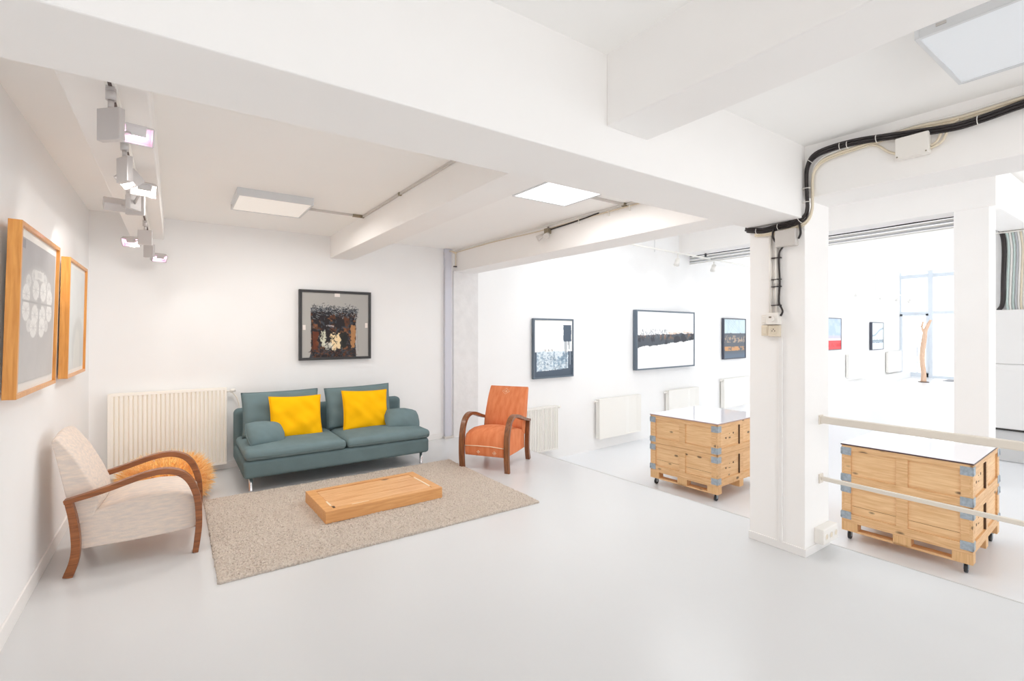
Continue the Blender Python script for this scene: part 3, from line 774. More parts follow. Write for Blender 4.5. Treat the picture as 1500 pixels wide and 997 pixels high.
cv.blend(np.clip((nn-.45)*3, 0, .6), (202, 214, 232)); cv.blend(((V > .55) & (V < .63)).astype(float)*.7, (206, 196, 206)); cv.blend(((V > .63) & (V < .72)).astype(float)*.8, (240, 214, 212))
cv.blend((V > .715+(nn-.5)*.02).astype(float), (238, 80, 84)); cv.blend(((V > .80) & (V < .92)).astype(float)*np.clip((nn-.4)*5, 0, 1)*.7, (206, 44, 52))
gpic('blue over red abstract painting just right of the white column', 13.4, 14.96, .92, 1.99, .05, .024, cv, M['slate_dark'])
cv = Canvas(90, 90, (226, 238, 244)); U, V = cv.U, cv.V
for u in np.linspace(0, 1, 40):
    vv = .48-.30*u**1.3+.03*math.sin(u*7); cv.line((u, vv), (u+.02, vv-.004), .045, (160, 178, 192), .6)
cv.rect(0, 1, .64, .76, (128, 144, 158), .85, .06, 71); cv.rect(.1, .9, .70, .73, (190, 204, 214), .5, .04, 72)
gpic('pale blue painting with grey wave stripes, last before the shop front', 18.15, 19.6, .83, 1.905, .09, .028, cv, M['slate_dark'])

# ------------------------------------------------------------------ square ceiling panels
def panel(label, x, y, zb, diff, ztop, on):
    t = thing('ceiling_light', label, 'ceiling light', (x, y, zb), 0, 'square ceiling panels')
    h = .295; f = MB(); b = .016
    f.box(-h, h, -h, -h+b, 0, ztop-zb); f.box(-h, h, h-b, h, 0, ztop-zb); f.box(-h, -h+b, -h+b, h-b, 0, ztop-zb); f.box(h-b, h, -h+b, h-b, 0, ztop-zb)
    obj('frame', f, M['panel_frame'], t, .002)
    obj('diffuser', MB().box(-h+b, h-b, -h+b, h-b, .004, .012), diff, t)
    for s in (-1, 1): obj('clip', MB().box(s*h-.004, s*h+.004, .2, .23, .02, .03), M['grey_metal'], t)
    return t
panel('square white ceiling light panel with pale body over the sofa end', .72, 4.815, 2.625, M['diff_off'], ZC, 0)
panel('square lit ceiling light panel in the bay near the opening', 2.645, 3.07, 2.655, M['diff_on'], ZC, 1)
panel('square ceiling light panel at the upper right of the near bay', 2.645, .35, 2.63, M['diff_low'], ZN, 0)
# thin surface conduits feeding the panels
t = thing('ceiling_conduit', 'thin white cable duct from the ceiling panel to the middle beam', 'cable duct', (1.02, 4.9, 2.68))
obj('duct', MB().box(0, .46, -.008, .008, -.012, .009), M['plastic_grey'], t); obj('duct', MB().box(.545, .562, -2.9, .02, -.012, .009), M['plastic_grey'], t)
obj('clip', MB().box(.45, .562, -.016, .014, -.016, .009), M['brass'], t); obj('clip', MB().box(.54, .565, -1.0, -.97, -.016, .009), M['brass'], t)
t = thing('ceiling_conduit', 'thin grey cable duct from the lit ceiling panel to the opening beam', 'cable duct', (2.94, 3.06, 2.68))
obj('duct', MB().box(0, .51, -.009, .009, -.012, .009), M['plastic_grey'], t); obj('clip', MB().box(.44, .50, -.02, .02, -.02, .009), M['brass'], t)
XB = sk(CX0, 4.0)
t = thing('cable_run', 'thin dark cable and white cables along the top of the opening beam', 'cable', (XB, 4.0, 2.64))
obj('cable', MB().tube(cat([(-.011, .10, -.015), (-.005, -.2, -.004), (.004, -.5, .014), (.009, -.62, .022)], 5), .007, 7), M['black_cable'], t)
obj('cable', MB().tube(cat([(-.066, 2.15, .008), (-.043, 1.2, .016), (-.015, .3, .0), (.008, -.5, .012), (.052, -2.0, .02)], 6), .006, 7), M['cream_cable'], t)
obj('cable', MB().tube(cat([(-.066, 2.1, .03), (-.025, .6, .034), (.052, -2.0, .038)], 6), .006, 7), M['white_cable'], t)
for y in (-.35, -.75, -1.0): obj('cable_tie', MB().box(-.02-.03*y, -.03*y, y-.004, y+.004, -.03, .02), M['tie'], t)
# small emergency flood on the same beam
t = thing('emergency_floodlight', 'small grey twin floodlight on the opening beam', 'floodlight', (sk(CX0, 4.12), 4.12, 2.58))
obj('body', MB().box(-.05, 0, -.035, .035, .0, .06), M['brass'], t, .004)
for s, c in ((-1, 'lamp_head'), (1, 'lamp_head')):
    h = MB().cyl((-.045, s*.035, .0), (-.11, s*.075, -.05), .014, 12, .034); obj(c, h, M['plastic_grey'], t)
obj('cable', MB().tube([(-.03, 0, .06), (-.02, -.01, .075)], .006, 7), M['black_cable'], t)

# ------------------------------------------------------------------ track lights on the left beam
ZT = 2.47
t = thing('lighting_track', 'long white lighting track under the left ceiling beam', 'track', (-.2, 4.25, ZT))
tr = MB().box(-.017, .017, -2.2, 1.9, -.028, .0)
obj('rail', tr, M['white_metal'], t, .002)
obj('slot_or_shade_strip', MB().box(-.006, .006, -2.19, 1.89, -.0295, -.027), M['lamp_dark'], t)
def spot(label, y, boxrot, head_off, aim, lamp, bh=.05):
    """square driver box hanging from the track with a halogen head on a side arm"""
    t = thing('track_spotlight', label, 'spotlight', (-.2, y, ZT-.028), 0, 'halogen spotlights on the left track')
    a = MB().cyl((0, 0, 0), (0, 0, -.045), .017, 14).cyl((0, 0, -.045), (0, 0, -.075), .010, 12); a.box(-.014, .014, -.028, .028, -.012, 0)
    obj('adaptor', a, M['lamp_grey'], t)
    cb = Vector((0, 0, -.14)); rz = Matrix.Rotation(boxrot, 3, 'Z')
    ax = [rz @ Vector((1, 0, 0)), rz @ Vector((0, 1, 0)), Vector((0, 0, 1))]
    obj('driver_box', MB().obox(cb, ax, (.013, bh, .062)), M['lamp_grey'], t, .003)
    hc = Vector(head_off); az = Vector(aim).normalized(); sx = az.cross(Vector((0, 0, 1)))
    sx = sx.normalized() if sx.length > .1 else Vector((0, 1, 0)); up = sx.cross(az)
    obj('arm', MB().tube([cb+Vector((0, 0, -.03)), cb.lerp(hc, .5)+Vector((0, 0, -.01)), hc-az*.01], .008, 10), M['lamp_grey'], t)
    # open reflector tray, tube lamp inside
    h = MB(); wx, wy, dp = .062, .036, .024
    h.obox(hc-az*dp, (sx, up, az), (wx, wy, .003))
    for s in (-1, 1):
        h.obox(hc+sx*s*wx, (sx, up, az), (.003, wy, dp)); h.obox(hc+up*s*wy, (sx, up, az), (wx, .003, dp))
    hd_ = obj('lamp_head', h, M['lamp_grey'], t, .001)
    obj('lamp_tube', MB().cyl(hc-sx*.045, hc+sx*.045, .011, 12), lamp, hd_)
    obj('glare_shield', MB().obox(hc+up*.02+az*.018-sx*.004, (sx, up, az), (.034, .022, .003)), M['lamp_grey'], hd_)
    return t
spot('spotlight with the large square grey box, nearest on the track', 2.42, PI/2-.75, (.065, .11, -.125), (.15, -.9, -.35), M['bulb_pink'])
spot('glowing spotlight second along the track, aimed at the left wall', 3.05, .5, (.01, .13, -.15), (-.7, -.35, -.75), M['bulb_white'])
spot('spotlight third along the track with its lit tray turned to the sofa', 3.70, -.5, (.05, -.13, -.10), (.2, -.85, -.42), M['bulb'])
spot('spotlight fourth along the track reaching left towards the wall', 3.86, PI/2-.3, (-.10, .10, -.13), (-.12, .62, -.7), M['bulb_white'])
spot('spotlight fifth along the track with a pink glowing tray', 5.12, PI/2-.2, (-.10, .17, -.16), (-.25, -.85, -.5), M['bulb_pink'])
spot('spotlight at the far end of the track beside the back wall', 5.93, .9, (.075, .08, -.19), (.35, -.8, -.5), M['bulb_pink'])

# ------------------------------------------------------------------ cables, boxes, sockets on the column and beam
t = thing('cable_bundle', 'thick bundle of black and cream cables along the beam and round the column top', 'cable', (CX0, CY0, 2.3))
def bp(pts): return [(x-CX0+max(0, .03*(1.5-y)), y-CY0, z-2.3) for x, y, z in pts]
main = [(3.42, -.6, 2.66), (3.42, .3, 2.645), (3.42, .51, 2.632), (3.42, .66, 2.612), (3.42, .77, 2.605), (3.42, .94, 2.628), (3.42, 1.08, 2.65), (3.42, 1.21, 2.668), (3.42, 1.34, 2.672), (3.422, 1.45, 2.655), (3.425, 1.505, 2.60), (3.425, 1.512, 2.50), (3.425, 1.508, 2.40), (3.425, 1.507, 2.32), (3.425, 1.53, 2.26), (3.428, 1.62, 2.236), (3.428, 1.70, 2.232), (3.428, 1.80, 2.222), (3.428, 1.87, 2.235), (3.44, 1.93, 2.25), (3.52, 1.95, 2.26)]
for dx, dz, r, m in ((0, 0, .0085, 'black_cable'), (-.009, .012, .0075, 'black_cable'), (.005, -.013, .0065, 'black_cable')):
    obj('cable', MB().tube(cat(bp([(x+dx, y-(abs(dz)*.6 if i > 9 else 0), z+dz) for i, (x, y, z) in enumerate(main)]), 5), r, 8), M[m], t)
cream = [(3.44, -.6, 2.70), (3.44, .45, 2.67), (3.44, .75, 2.655), (3.44, .95, 2.665), (3.44, 1.2, 2.645), (3.44, 1.36, 2.63), (3.442, 1.44, 2.60), (3.44, 1.475, 2.53), (3.44, 1.478, 2.4), (3.44, 1.482, 2.30), (3.44, 1.52, 2.235), (3.44, 1.62, 2.205), (3.44, 1.75, 2.20), (3.44, 1.86, 2.21)]
for dz, r, m in ((0, .009, 'cream_cable'), (.018, .007, 'white_cable'), (-.014, .006, 'cream_cable')):
    obj('cable', MB().tube(cat(bp([(x, y, z+dz) for x, y, z in cream]), 5), r, 8), M[m], t)
for p, ax in (((3.42, .68, 2.61), (0, 1, 0)), ((3.42, 1.12, 2.655), (0, 1, 0)), ((3.42, 1.27, 2.665), (0, 1, 0)), ((3.42, 1.31, 2.668), (0, 1, 0)), ((3.425, 1.485, 2.625), (0, .7, -.7)), ((3.425, 1.508, 2.45), (0, 0, 1)), ((3.425, 1.507, 2.36), (0, 0, 1)), ((3.426, 1.55, 2.25), (0, .8, -.5)), ((3.428, 1.69, 2.232), (0, 1, 0)), ((3.428, 1.84, 2.226), (0, 1, 0))):
    obj('cable_tie', MB().ring(bp([p])[0], ax, .022, .0022), M['tie'], t)
# drops to the grey box
for pts in ([(3.43, 1.71, 2.23), (3.43, 1.705, 2.19), (3.43, 1.69, 2.155), (3.43, 1.665, 2.14)], [(3.425, 1.72, 2.23), (3.42, 1.725, 2.17), (3.425, 1.70, 2.12), (3.43, 1.67, 2.10)], [(3.43, 1.56, 2.25), (3.425, 1.548, 2.20), (3.425, 1.545, 2.16), (3.43, 1.56, 2.13)]):
    obj('cable', MB().tube(cat(bp(pts), 5), .007, 8), M['black_cable'], t)
t = thing('junction_box', 'grey square junction box at the top of the white column', 'junction box', (CX0, 1.63, 2.145))
obj('body', MB().box(-.045, 0, -.062, .075, -.058, .058), M['plastic_grey'], t, .005)
obj('lid', MB().box(-.052, -.044, -.06, .073, -.056, .056), M['plastic_grey'], t, .003)
t = thing('junction_box', 'white square junction box on the beam under the black cables', 'junction box', (sk(CX0, .955), .955, 2.56))
obj('body', MB().box(-.045, 0, -.08, .075, -.062, .062), M['plastic'], t, .006)
obj('lid', MB().box(-.052, -.044, -.078, .073, -.06, .06), M['plastic'], t, .004)
for y, z in ((-.068, -.05), (.063, -.05)): obj('screw', MB().disc((-.053, y, z), (1, 0, 0), .004, .004, 8), M['brass'], t)
obj('cable', MB().tube(cat([(-.02, .075, -.02), (-.018, .12, .01), (-.018, .17, .06), (-.018, .24, .085)], 5), .007, 8), M['cream_cable'], t)
obj('cable', MB().tube(cat([(-.02, -.08, -.02), (-.018, -.11, .0), (-.018, -.135, .06), (-.018, -.17, .075)], 5), .007, 8), M['cream_cable'], t)
obj('cable', MB().tube(cat([(-.02, -.08, -.035), (-.018, -.13, -.01), (-.018, -.16, .06), (-.018, -.20, .085)], 5), .007, 8), M['cream_cable'], t)
t = thing('wall_conduit', 'two white conduits with a black cable down the column to the switch', 'conduit', (CX0, 1.7, 1.65))
for y, z0, z1 in ((.052, -.01, .53), (.012, -.01, .47)):
    obj('pipe', MB().cyl((-.012, y, z0), (-.012, y, z1), .010, 12), M['plastic'], t)
obj('cable', MB().tube(cat([(-.02, -.035, .44), (-.02, -.012, .40), (-.02, -.010, .32), (-.022, -.016, .20), (-.02, -.010, .1), (-.02, -.012, .05), (-.02, -.034, .0), (-.02, -.022, -.035)], 5), .0065, 8), M['black_cable'], t)
for z in (.37, .22, .17, .04): obj('cable_tie', MB().box(-.028, 0, -.02, .04, z-.003, z+.003), M['black_cable'], t)
obj('coupling', MB().cyl((-.013, .012, .19), (-.013, .012, .225), .014, 12), M['plastic'], t)
def plate(name, label, cat_, y, z, wy, wz, dp, m, holes):
    t = thing(name, label, cat_, (CX0, y, z))
    obj('plate', MB().box(-dp, 0, -wy/2, wy/2, -wz/2, wz/2), m, t, .004)
    if holes == 'socket':
        obj('socket_ring', MB().ring((-dp, 0, 0), (1, 0, 0), .024, .003), m, t)
        obj('socket_hole', MB().disc((-dp-.001, .009, 0), (1, 0, 0), .004, .003, 8).disc((-dp-.001, -.009, 0), (1, 0, 0), .004, .003, 8).disc((-dp-.001, 0, .012), (1, 0, 0), .004, .003, 8), M['socket_dark'], t)
    elif holes == 'dial':
        obj('dial', MB().disc((-dp-.005, 0, 0), (1, 0, 0), .022, .014, 18), m, t); obj('dial_mark', MB().box(-dp-.014, -dp-.011, -.003, .014, .004, .014), M['socket_dark'], t)
    else:
        obj('rocker', MB().box(-dp-.006, -dp+.001, -wy*.3, wy*.3, -wz*.33, wz*.33), m, t, .003)
    return t
plate('timer_switch', 'white dial switch box at the end of the black cable on column', 'switch', 1.724, 1.598, .082, .082, .05, M['plastic'], 'dial')
plate('wall_socket', 'aged cream socket below the white dial switch on column', 'socket', 1.722, 1.512, .075, .078, .032, M['plastic_cream'], 'socket')
plate('light_switch', 'aged cream light switch left of the cream socket on column', 'switch', 1.786, 1.515, .048, .075, .028, M['plastic_cream'], 'rocker')
plate('light_switch', 'pale cream light switch left of the white dial switch on column', 'switch', 1.786, 1.592, .048, .07, .028, M['plastic'], 'rocker')
t = thing('triple_socket', 'white triple wall socket low on the column foot', 'socket', (3.70, CY0, .115))
obj('body', MB().box(-.115, .11, -.06, 0, -.05, .055), M['plastic'], t, .006)
for x in (-.07, 0, .07):
    obj('outlet', MB().ring((x, -.06, 0), (0, 1, 0), .022, .003), M['plastic'], t)
    obj('outlet_hole', MB().disc((x, -.0605, 0), (0, 1, 0), .017, .003, 14), M['plastic_cream'], t)
# grey vertical conduit right of the sofa wall
t = thing('pipe_casing', 'tall grey pipe casing on the wall beside the opening', 'pipe casing', (3.19, YB, 0))
obj('casing', MB().box(-.05, .05, -.055, 0, .03, ZC), M['conduit'], t, .003)
obj('foot', MB().box(-.06, .09, -.065, 0, 0, .03), M['plastic_grey'], t, .003)
t = thing('cable_run', 'two short cream cables dropping beside the tall grey pipe casing', 'cable', (3.30, YB-.045, 2.42))
for dx in (0, .025, .05): obj('cable', MB().tube(cat([(dx-.1, -.02, .24), (dx-.02, -.02, .215), (dx, -.02, .19), (dx, -.018, .02)], 5), .007, 7), M['cream_cable'], t)
obj('cable_tie', MB().box(-.03, .06, -.03, 0, .018, .03), M['black_cable'], t)

# ------------------------------------------------------------------ safety rail
t = thing('guard_rail', 'cream two bar guard rail fixed to the white column above the floor edge', 'railing', (3.68, CY0, 0))
obj('top_bar', MB().box(-.022, .022, -4.3, -.006, .875, .922), M['rail'], t, .006)
obj('mid_bar', MB().box(-.012, .012, -4.3, -.006, .478, .504), M['rail'], t, .004)
for z in (.898, .491): obj('bracket', MB().box(-.03, .03, -.008, 0, z-.032, z+.032), M['rail'], t, .003)
obj('post', MB().box(-.02, .02, -4.34, -4.30, 0, .92), M['rail'], t, .004)

# ------------------------------------------------------------------ pallet crates on castors
def crate(label, loc, rz, dark):
    """near corner at the origin; long side along x (1.2), short side along y (1.0)"""
    LX, LY = 1.2, 1.0
    t = thing('pallet_crate', label, 'crate', loc, rz, 'pallet crates on castors')
    zp, zb = .095, .205        # underside of pallet / of the box
    # pallet: deck, blocks, runners
    pal = MB().box(0, LX, 0, LY, zb-.02, zb)
    obj('pallet_deck', pal, M['crate_y'], t, .002)
    for x in (0, LX/2-.05, LX-.10):
        for y in (0, LY/2-.07, LY-.14): obj('pallet_block', MB().box(x, x+.1, y, y+.14, zp, zb-.02), M['crate_v'], t, .002)
        obj('pallet_runner', MB().box(x, x+.1, .14, LY-.14, zp-.001, zp+.018), M['crate_y'], t, .002)
    for x in (.062, LX-.062):
        for y in (.055, LY-.055):
            cs = MB().box(x-.026, x+.026, y-.026, y+.026, zp-.01, zp).box(x-.016, x+.016, y-.018, y-.013, .03, zp-.009).box(x-.016, x+.016, y+.013, y+.018, .03, zp-.009)
            k = obj('caster', cs, M['galv'], t)
            obj('wheel', MB().cyl((x, y-.011, .038), (x, y+.011, .038), .038, 20), M['black_rubber'], k)
    H = .385; th = .022
    for lv in range(2):
        z0 = zb+lv*H; z1 = z0+H-.003
        sides = []
        # four walls, each: panel + rails + stiles (one part per wall, brackets apart)
        def wall(axis, pos, L, outward):
            o = MB(); pn = MB(); st = MB()
            def bx(m_, a0, a1, d0, d1, zz0, zz1):
                d0, d1 = sorted((pos+outward*d0, pos+outward*d1))
                if axis == 'x': m_.box(a0, a1, d0, d1, zz0, zz1)
                else: m_.box(d0, d1, a0, a1, zz0, zz1)
            bx(pn, .01, L-.01, -.034, -.017, z0+.005, z1-.005)
            rb = .068 if lv == 0 else .074; rt = .052
            bx(o, 0, L, -.024, 0, z0, z0+rb); bx(o, 0, L, -.024, 0, z1-rt, z1)
            for a0, a1 in ((0, .082), (L/2-.045, L/2+.045), (L-.082, L)): bx(o, a0, a1, -.024, -.0005, z0+rb-.001, z1-rt+.001)
            mm = ('crate', 'crate_panel') if axis == 'x' else ('crate_y', 'crate_panel_y')
            w_ = obj('side_wall', o, M[mm[0]], t, .0015)
            obj('panel', pn, M[mm[1]], w_)
            if outward < 0 and pos < .5:
                cr = MB()
                if axis == 'y':
                    bx(cr, .09, L/2-.05, -.0172, -.0160, z0+.145, z0+.149); bx(cr, L/2+.05, L-.09, -.0172, -.0160, z0+.15, z0+.154)
                    if lv == 0: obj('board_joint', cr, M['crack'], w_)
                else:
                    for a, zz, rr_ in ((.23, .19, .013), (.415, .235, .013), (.32, .235, .005)):
                        obj('bolt_hole', MB().disc((a, .0162, z0+zz), (0, 1, 0), rr_, .002, 14), M['hole_shade'], w_)
                    obj('pencil_mark', MB().box(.30, .345, .0156, .0172, z0+.178, z0+.184), M['hole_shade'], w_)
                    obj('slot_or_shade_strip', MB().box(LX/2-.052, LX/2-.0455, -.0008, .0175, z0+.075, z1-.056), M['hole_shade'], w_)  # dark strip painting the shade at the panel recess
        wall('x', 0, LX, -1); wall('x', LY, LX, 1); wall('y', 0, LY, -1); wall('y', LX, LY, 1)
        for x, sx in ((0, 1), (LX, -1)):
            for y, sy in ((0, 1), (LY, -1)):
                for bz in (z0+.012, z1-.098):
                    bw, bh = .085, .078; p = .003
                    b = MB()
                    xa, xb = sorted((x-sx*p, x+sx*bw)); ya, yb = sorted((y-sy*p, y)); b.box(xa, xb, ya, yb, bz, bz+bh)
                    xa, xb = sorted((x-sx*p, x)); ya, yb = sorted((y-sy*p, y+sy*bw)); b.box(xa, xb, ya, yb, bz, bz+bh)
                    b.cyl((x-sx*.003, y-sy*.003, bz+.008), (x-sx*.003, y-sy*.003, bz+bh-.008), .006, 8)
                    obj('corner_bracket', b, M['galv'], t)
    zt = zb+2*H
    obj('lid_board', MB().box(-.008, LX+.008, -.008, LY+.008, zt-.002, zt+.010), M['lid_dark' if dark else 'lid_edge'], t, .002)
    obj('lid_top', MB().box(-.006, LX+.006, -.006, LY+.006, zt+.010, zt+.014), M['lid'], t, .001)
    return t
crate('pine pallet crate with glossy lid on castors left of the white column', (5.573, 3.491, ZL), .05, False)
crate('pine pallet crate with glossy dark edged lid behind the guard rail', (5.715, 1.159, ZL), .039, True)

# ------------------------------------------------------------------ gallery rail with spots
t = thing('lighting_track', 'long white lighting track hanging along the gallery wall', 'track', tuple(gp(0, .5, 3.07)), GANG)
obj('rail', MB().tube([(1.2, 0, .02), (7.2, 0, .0), (12.5, 0, -.13), (19.8, 0, -.07), (22.0, 0, -.05)], .018, 8), M['white_metal'], t)
for s in (3.6, 9.5, 12.6, 17.0): obj('suspension_wire', MB().cyl((s, 0, -.05), (s, 0, .69), .004, 6), M['grey_cable'], t)
for s, lb, on in ((4.37, 'white gallery spotlight above the left end of the wide painting', 1), (5.75, 'white gallery spotlight above the right end of the wide painting', 0), (14.96, 'white gallery spotlight right of the column, above the red painting', 1), (17.76, 'white gallery spotlight above the pale blue wave painting', 0), (19.83, 'grey gallery spotlight at the edge of the shop front', 0), (21.6, 'far gallery spotlight against the shop front glass', 0)):
    zz = 3.07+np.interp(s, [1.2, 7.2, 12.5, 19.8, 22], [.02, 0, -.13, -.07, -.05])-.02
    p = gp(s, .5, zz)
    q = thing('gallery_spotlight', lb, 'spotlight', tuple(p), GANG, 'spotlights on the gallery track')
    obj('stem', MB().cyl((0, 0, 0), (0, 0, -.10), .012, 10), M['white_metal'], q)
    obj('lamp_head', MB().cyl((-.03, -.02, -.10), (.03, .05, -.21), .04, 16, .055), M['white_metal'], q)
    obj('lamp_face', MB().disc((.0315, .0515, -.213), (.06, .07, -.11), .046, .004, 16), M['bulb_white'] if on else M['plastic'], q)
t = thing('pull_cord', 'thin vertical cord with a dark knob hanging before the gallery wall', 'cord', tuple(gp(5.5, .45, 3.16)))
obj('cord', MB().cyl((0, 0, 0), (0, 0, .6), .004, 6), M['grey_cable'], t); obj('knob', MB().cyl((0, 0, -.04), (0, 0, .03), .022, 10), M['black_rubber'], t)
t = thing('cable_run', 'dark cables along the gallery ceiling left of the column', 'cable', (9.4, 6.05, 3.74))
for k, (dy, m) in enumerate(((0, 'black_cable'), (.10, 'grey_cable'), (.2, 'black_cable'), (.28, 'white_cable'))):
    obj('cable', MB().tube(cat([(-.1+.25*k, dy*.4, .0), (.6, .05+dy, -.008), (1.3, .10+dy, .0), (2.6, .2+dy, 0)], 5), .016, 6), M[m], t)
t = thing('cable_run', 'dark and pale cables beside the far gallery beam right of the column', 'cable', (9.42, 4, 3.19))
for k, (dz, m) in enumerate(((0, 'black_cable'), (-.035, 'white_cable'), (-.06, 'grey_cable'), (-.10, 'white_cable'), (-.125, 'grey_cable'), (-.16, 'white_cable'))):
    obj('cable', MB().tube([(.0, -2.2, dz+.02), (0, -.8, dz+.005), (0, .8, dz), (0, 2.6, dz)], .013 if k else .011, 6), M[m], t)
# trunk, mat, cabinet, hanging cables
t = thing('driftwood_trunk', 'tall bare forked tree trunk standing before the shop front', 'trunk', (24.0, 6.30, gz(24)-.003))
path = cat([(0, 0, 0), (.02, .0, .35), (-.02, .03, .8), (.03, .035, 1.25), (.0, -.03, 1.75), (-.02, -.06, 2.0), (.02, -.14, 2.25), (.0, -.22, 2.42)], 4)
obj('stem', MB().tube(path, list(np.interp(np.linspace(0, 1, len(path)), [0, .15, .45, .8, 1], [.095, .08, .088, .062, .042])), 12), M['trunk'], t)
obj('branch', MB().tube(cat([(-.01, -.05, 1.85), (-.03, .03, 2.1), (0, .04, 2.22), (0, .01, 2.36)], 4), [.042]*4+[.03]*9, 10), M['trunk'], t)
obj('stub', MB().tube([(0, .03, 2.12), (0, .09, 2.2)], [.03, .015], 8), M['trunk'], t)
obj('foot_disc', MB().cyl((0, 0, .001), (0, 0, .02), .17, 20), M['hole_shade'], t)
tag(obj('door_mat', MB().box(-.4, .4, -.55, .55, 0, .02), M['mat_dark'], None, .003, loc=(25.3, 5.4, gz(25.3)-.004), rot=(0, -.0125, 0)), 'small grey mat on the gallery floor by the shop front', 'mat')
t = thing('storage_cabinet', 'tall white cabinet with a grey foot beyond the guard rail', 'cabinet', (11.55, 0, gz(11.55)))
cz = gz(11.55)
obj('body', MB().box(-.50, 0, -1.5, 2.04, .53, 1.87-cz), M['cab_white'], t, .004)
obj('door', MB().box(-.52, -.50, -.4, 2.035, .54, .985-cz), M['cab_white'], t, .003); obj('door', MB().box(-.52, -.50, -.4, 2.035, .995-cz, 1.868-cz), M['cab_white'], t, .003)
obj('plinth', MB().box(-.46, 0, -1.5, 2.0, .0, .50), M['plinth_grey'], t, .003)
obj('shadow_gap', MB().box(-.50, -.02, -1.5, 2.02, .50, .53), M['dark_gap'], t)  # dark strip, shade between plinth and body put into its colour
t = thing('cable_bundle', 'vertical bundle of black, teal and white cables above the white cabinet', 'cable', (11.57, 1.85, 1.88))
for k, (dy, r, m) in enumerate(((.11, .032, 'black_cable'), (.055, .016, 'teal_cable'), (.02, .014, 'white_cable'), (-.015, .012, 'teal_cable'), (-.05, .014, 'grey_cable'), (-.08, .014, 'white_cable'), (-.11, .014, 'cream_cable'), (-.14, .012, 'white_cable'))):
    obj('cable', MB().tube(cat([(-.03, dy+(.06 if k == 0 else 0), 0), (-.04, dy+.01, .12), (-.05, dy, .5), (-.04, dy-.01, 1.0), (-.04, dy+.012, 1.28), (-.05, dy+(.08 if k < 2 else .03), 1.45)], 5), r, 7), M[m], t)
obj('cable_tie', MB().box(-.11, 0, -.2, .2, 1.30, 1.315), M['tie'], t)
t = thing('junction_box', 'long white box above the hanging cables beyond the gallery column', 'junction box', (11.59, 1.98, 3.42))
obj('body', MB().box(-.1, 0, -.18, .14, -.04, .04), M['plastic'], t, .006)
obj('screw', MB().disc((-.1, .02, 0), (1, 0, 0), .012, .006, 8), M['socket_dark'], t)

# ------------------------------------------------------------------ light
SC.view_settings.view_transform = 'Standard'; SC.view_settings.look = 'None'
SC.view_settings.gamma = 1.0; SC.view_settings.use_curve_mapping = False
SC.view_settings.exposure = 0.74
wd = bpy.data.worlds.new('World'); SC.world = wd; wd.use_nodes = True
bg = wd.node_tree.nodes['Background']; bg.inputs['Color'].default_value = (.985, .99, 1.0, 1); bg.inputs['Strength'].default_value = 1.6

def area(name, loc, rot, sx, sy, power, color=(1, 1, 1)):
    l = bpy.data.lights.new(name, 'AREA'); l.shape = 'RECTANGLE'; l.size = sx; l.size_y = sy; l.energy = power; l.color = color
    o = bpy.data.objects.new(name, l); COL.objects.link(o); o.location = loc; o.rotation_euler = rot; return o
def spotl(name, loc, target, power, ang, color, blend=.6, r=.03):
    l = bpy.data.lights.new(name, 'SPOT'); l.energy = power; l.spot_size = ang; l.spot_blend = blend; l.color = color; l.shadow_soft_size = r
    o = bpy.data.objects.new(name, l); COL.objects.link(o); o.location = loc
    o.rotation_euler = (Vector(target)-Vector(loc)).to_track_quat('-Z', 'Y').to_euler(); return o
# ceiling panels
area('panel_light', (.72, 4.815, 2.61), (0, 0, 0), .55, .55, 11, (1, .97, .93))
area('panel_light', (2.645, 3.07, 2.64), (0, 0, 0), .55, .55, 11, (1, .98, .96))
area('panel_light', (2.645, .35, 2.615), (0, 0, 0), .55, .55, 2, (1, .98, .96))
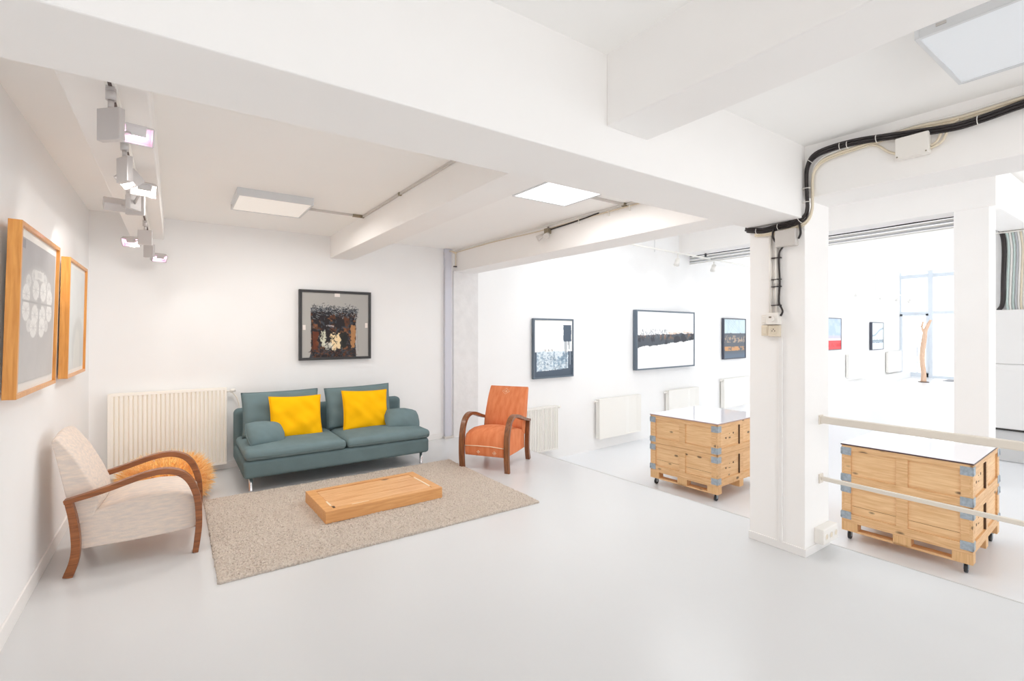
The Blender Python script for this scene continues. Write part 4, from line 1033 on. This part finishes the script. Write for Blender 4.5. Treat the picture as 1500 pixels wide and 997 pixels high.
# halogen track heads
WARM = (1, .965, .93)
spotl('halogen', (-.19, 3.18, 2.26), (-.66, 4.75, 1.9), 5, 1.3, WARM)
spotl('halogen', (-.11, 3.57, 2.30), (.8, 4.2, 0), 15, 1.8, WARM)
spotl('halogen', (-.30, 4.00, 2.29), (-.6, 4.6, .3), 4, 1.9, WARM)
spotl('halogen', (-.12, 2.60, 2.32), (-.5, 3.7, 1.2), 3, 1.7, WARM)
spotl('halogen', (-.11, 5.98, 2.22), (.9, 5.4, .3), 4, 1.9, WARM, 1.)
spotl('halogen', (-.34, 4.10, 2.28), (-.68, 5.25, 1.75), 9, .95, WARM, .35)
spotl('halogen', (-.30, 5.28, 2.25), (1.2, 6.2, 1.2), 4, 1.6, (1, .93, .86))
# daylight through the shop front, added lamps at the unseen gallery front, gallery fill
area('daylight', (9.6, YF-.1, 1.3), (PI/2, 0, 0), 3.6, 3.2, 36, (.93, .97, 1))  # added lamp acting as daylight from an unseen front
area('gallery_fill_light', (6.4, 3.6, 3.7), (0, 0, 0), 0.6, 3.0, 26, (.93, .97, 1))  # added fill lamp with no fitting, brightens the gallery
area('daylight', (18.0, YF-.1, 1.3), (PI/2, 0, 0), 11, 3.2, 70, (.93, .97, 1))  # second added lamp along the same unseen front
area('daylight', (XG+.3, 3.6, 1.6), (0, PI/2, 0), 4.2, 7.5, 50, (.93, .97, 1))
for s in (1.4, 2.9, 4.37, 5.75, 8.6, 12.4, 14.96, 17.76):
    p = gp(s, .5, 2.85); q = gp(s+.2, 0, 1.4); spotl('gallery_halogen', p, q, 13 if s < 12 else 7, 2.5, (.93, .97, 1), 1.)

# ------------------------------------------------------------------ camera
cam = bpy.data.cameras.new('Camera'); co = bpy.data.objects.new('Camera', cam); COL.objects.link(co); SC.camera = co
cam.sensor_width = 36.0; cam.sensor_fit = 'HORIZONTAL'; cam.lens = 709.0/1500*36.0
cam.shift_y = (487-498.5)/1500.0 * -1 * -1
cam.clip_start = .05
co.location = (0, 0, 1.5); co.rotation_euler = (PI/2, 0, -math.atan(495/709.0))
SC.cycles.use_denoising = True
SC.cycles.max_bounces = 20; SC.cycles.diffuse_bounces = 18
SC.cycles.sample_clamp_indirect = 6
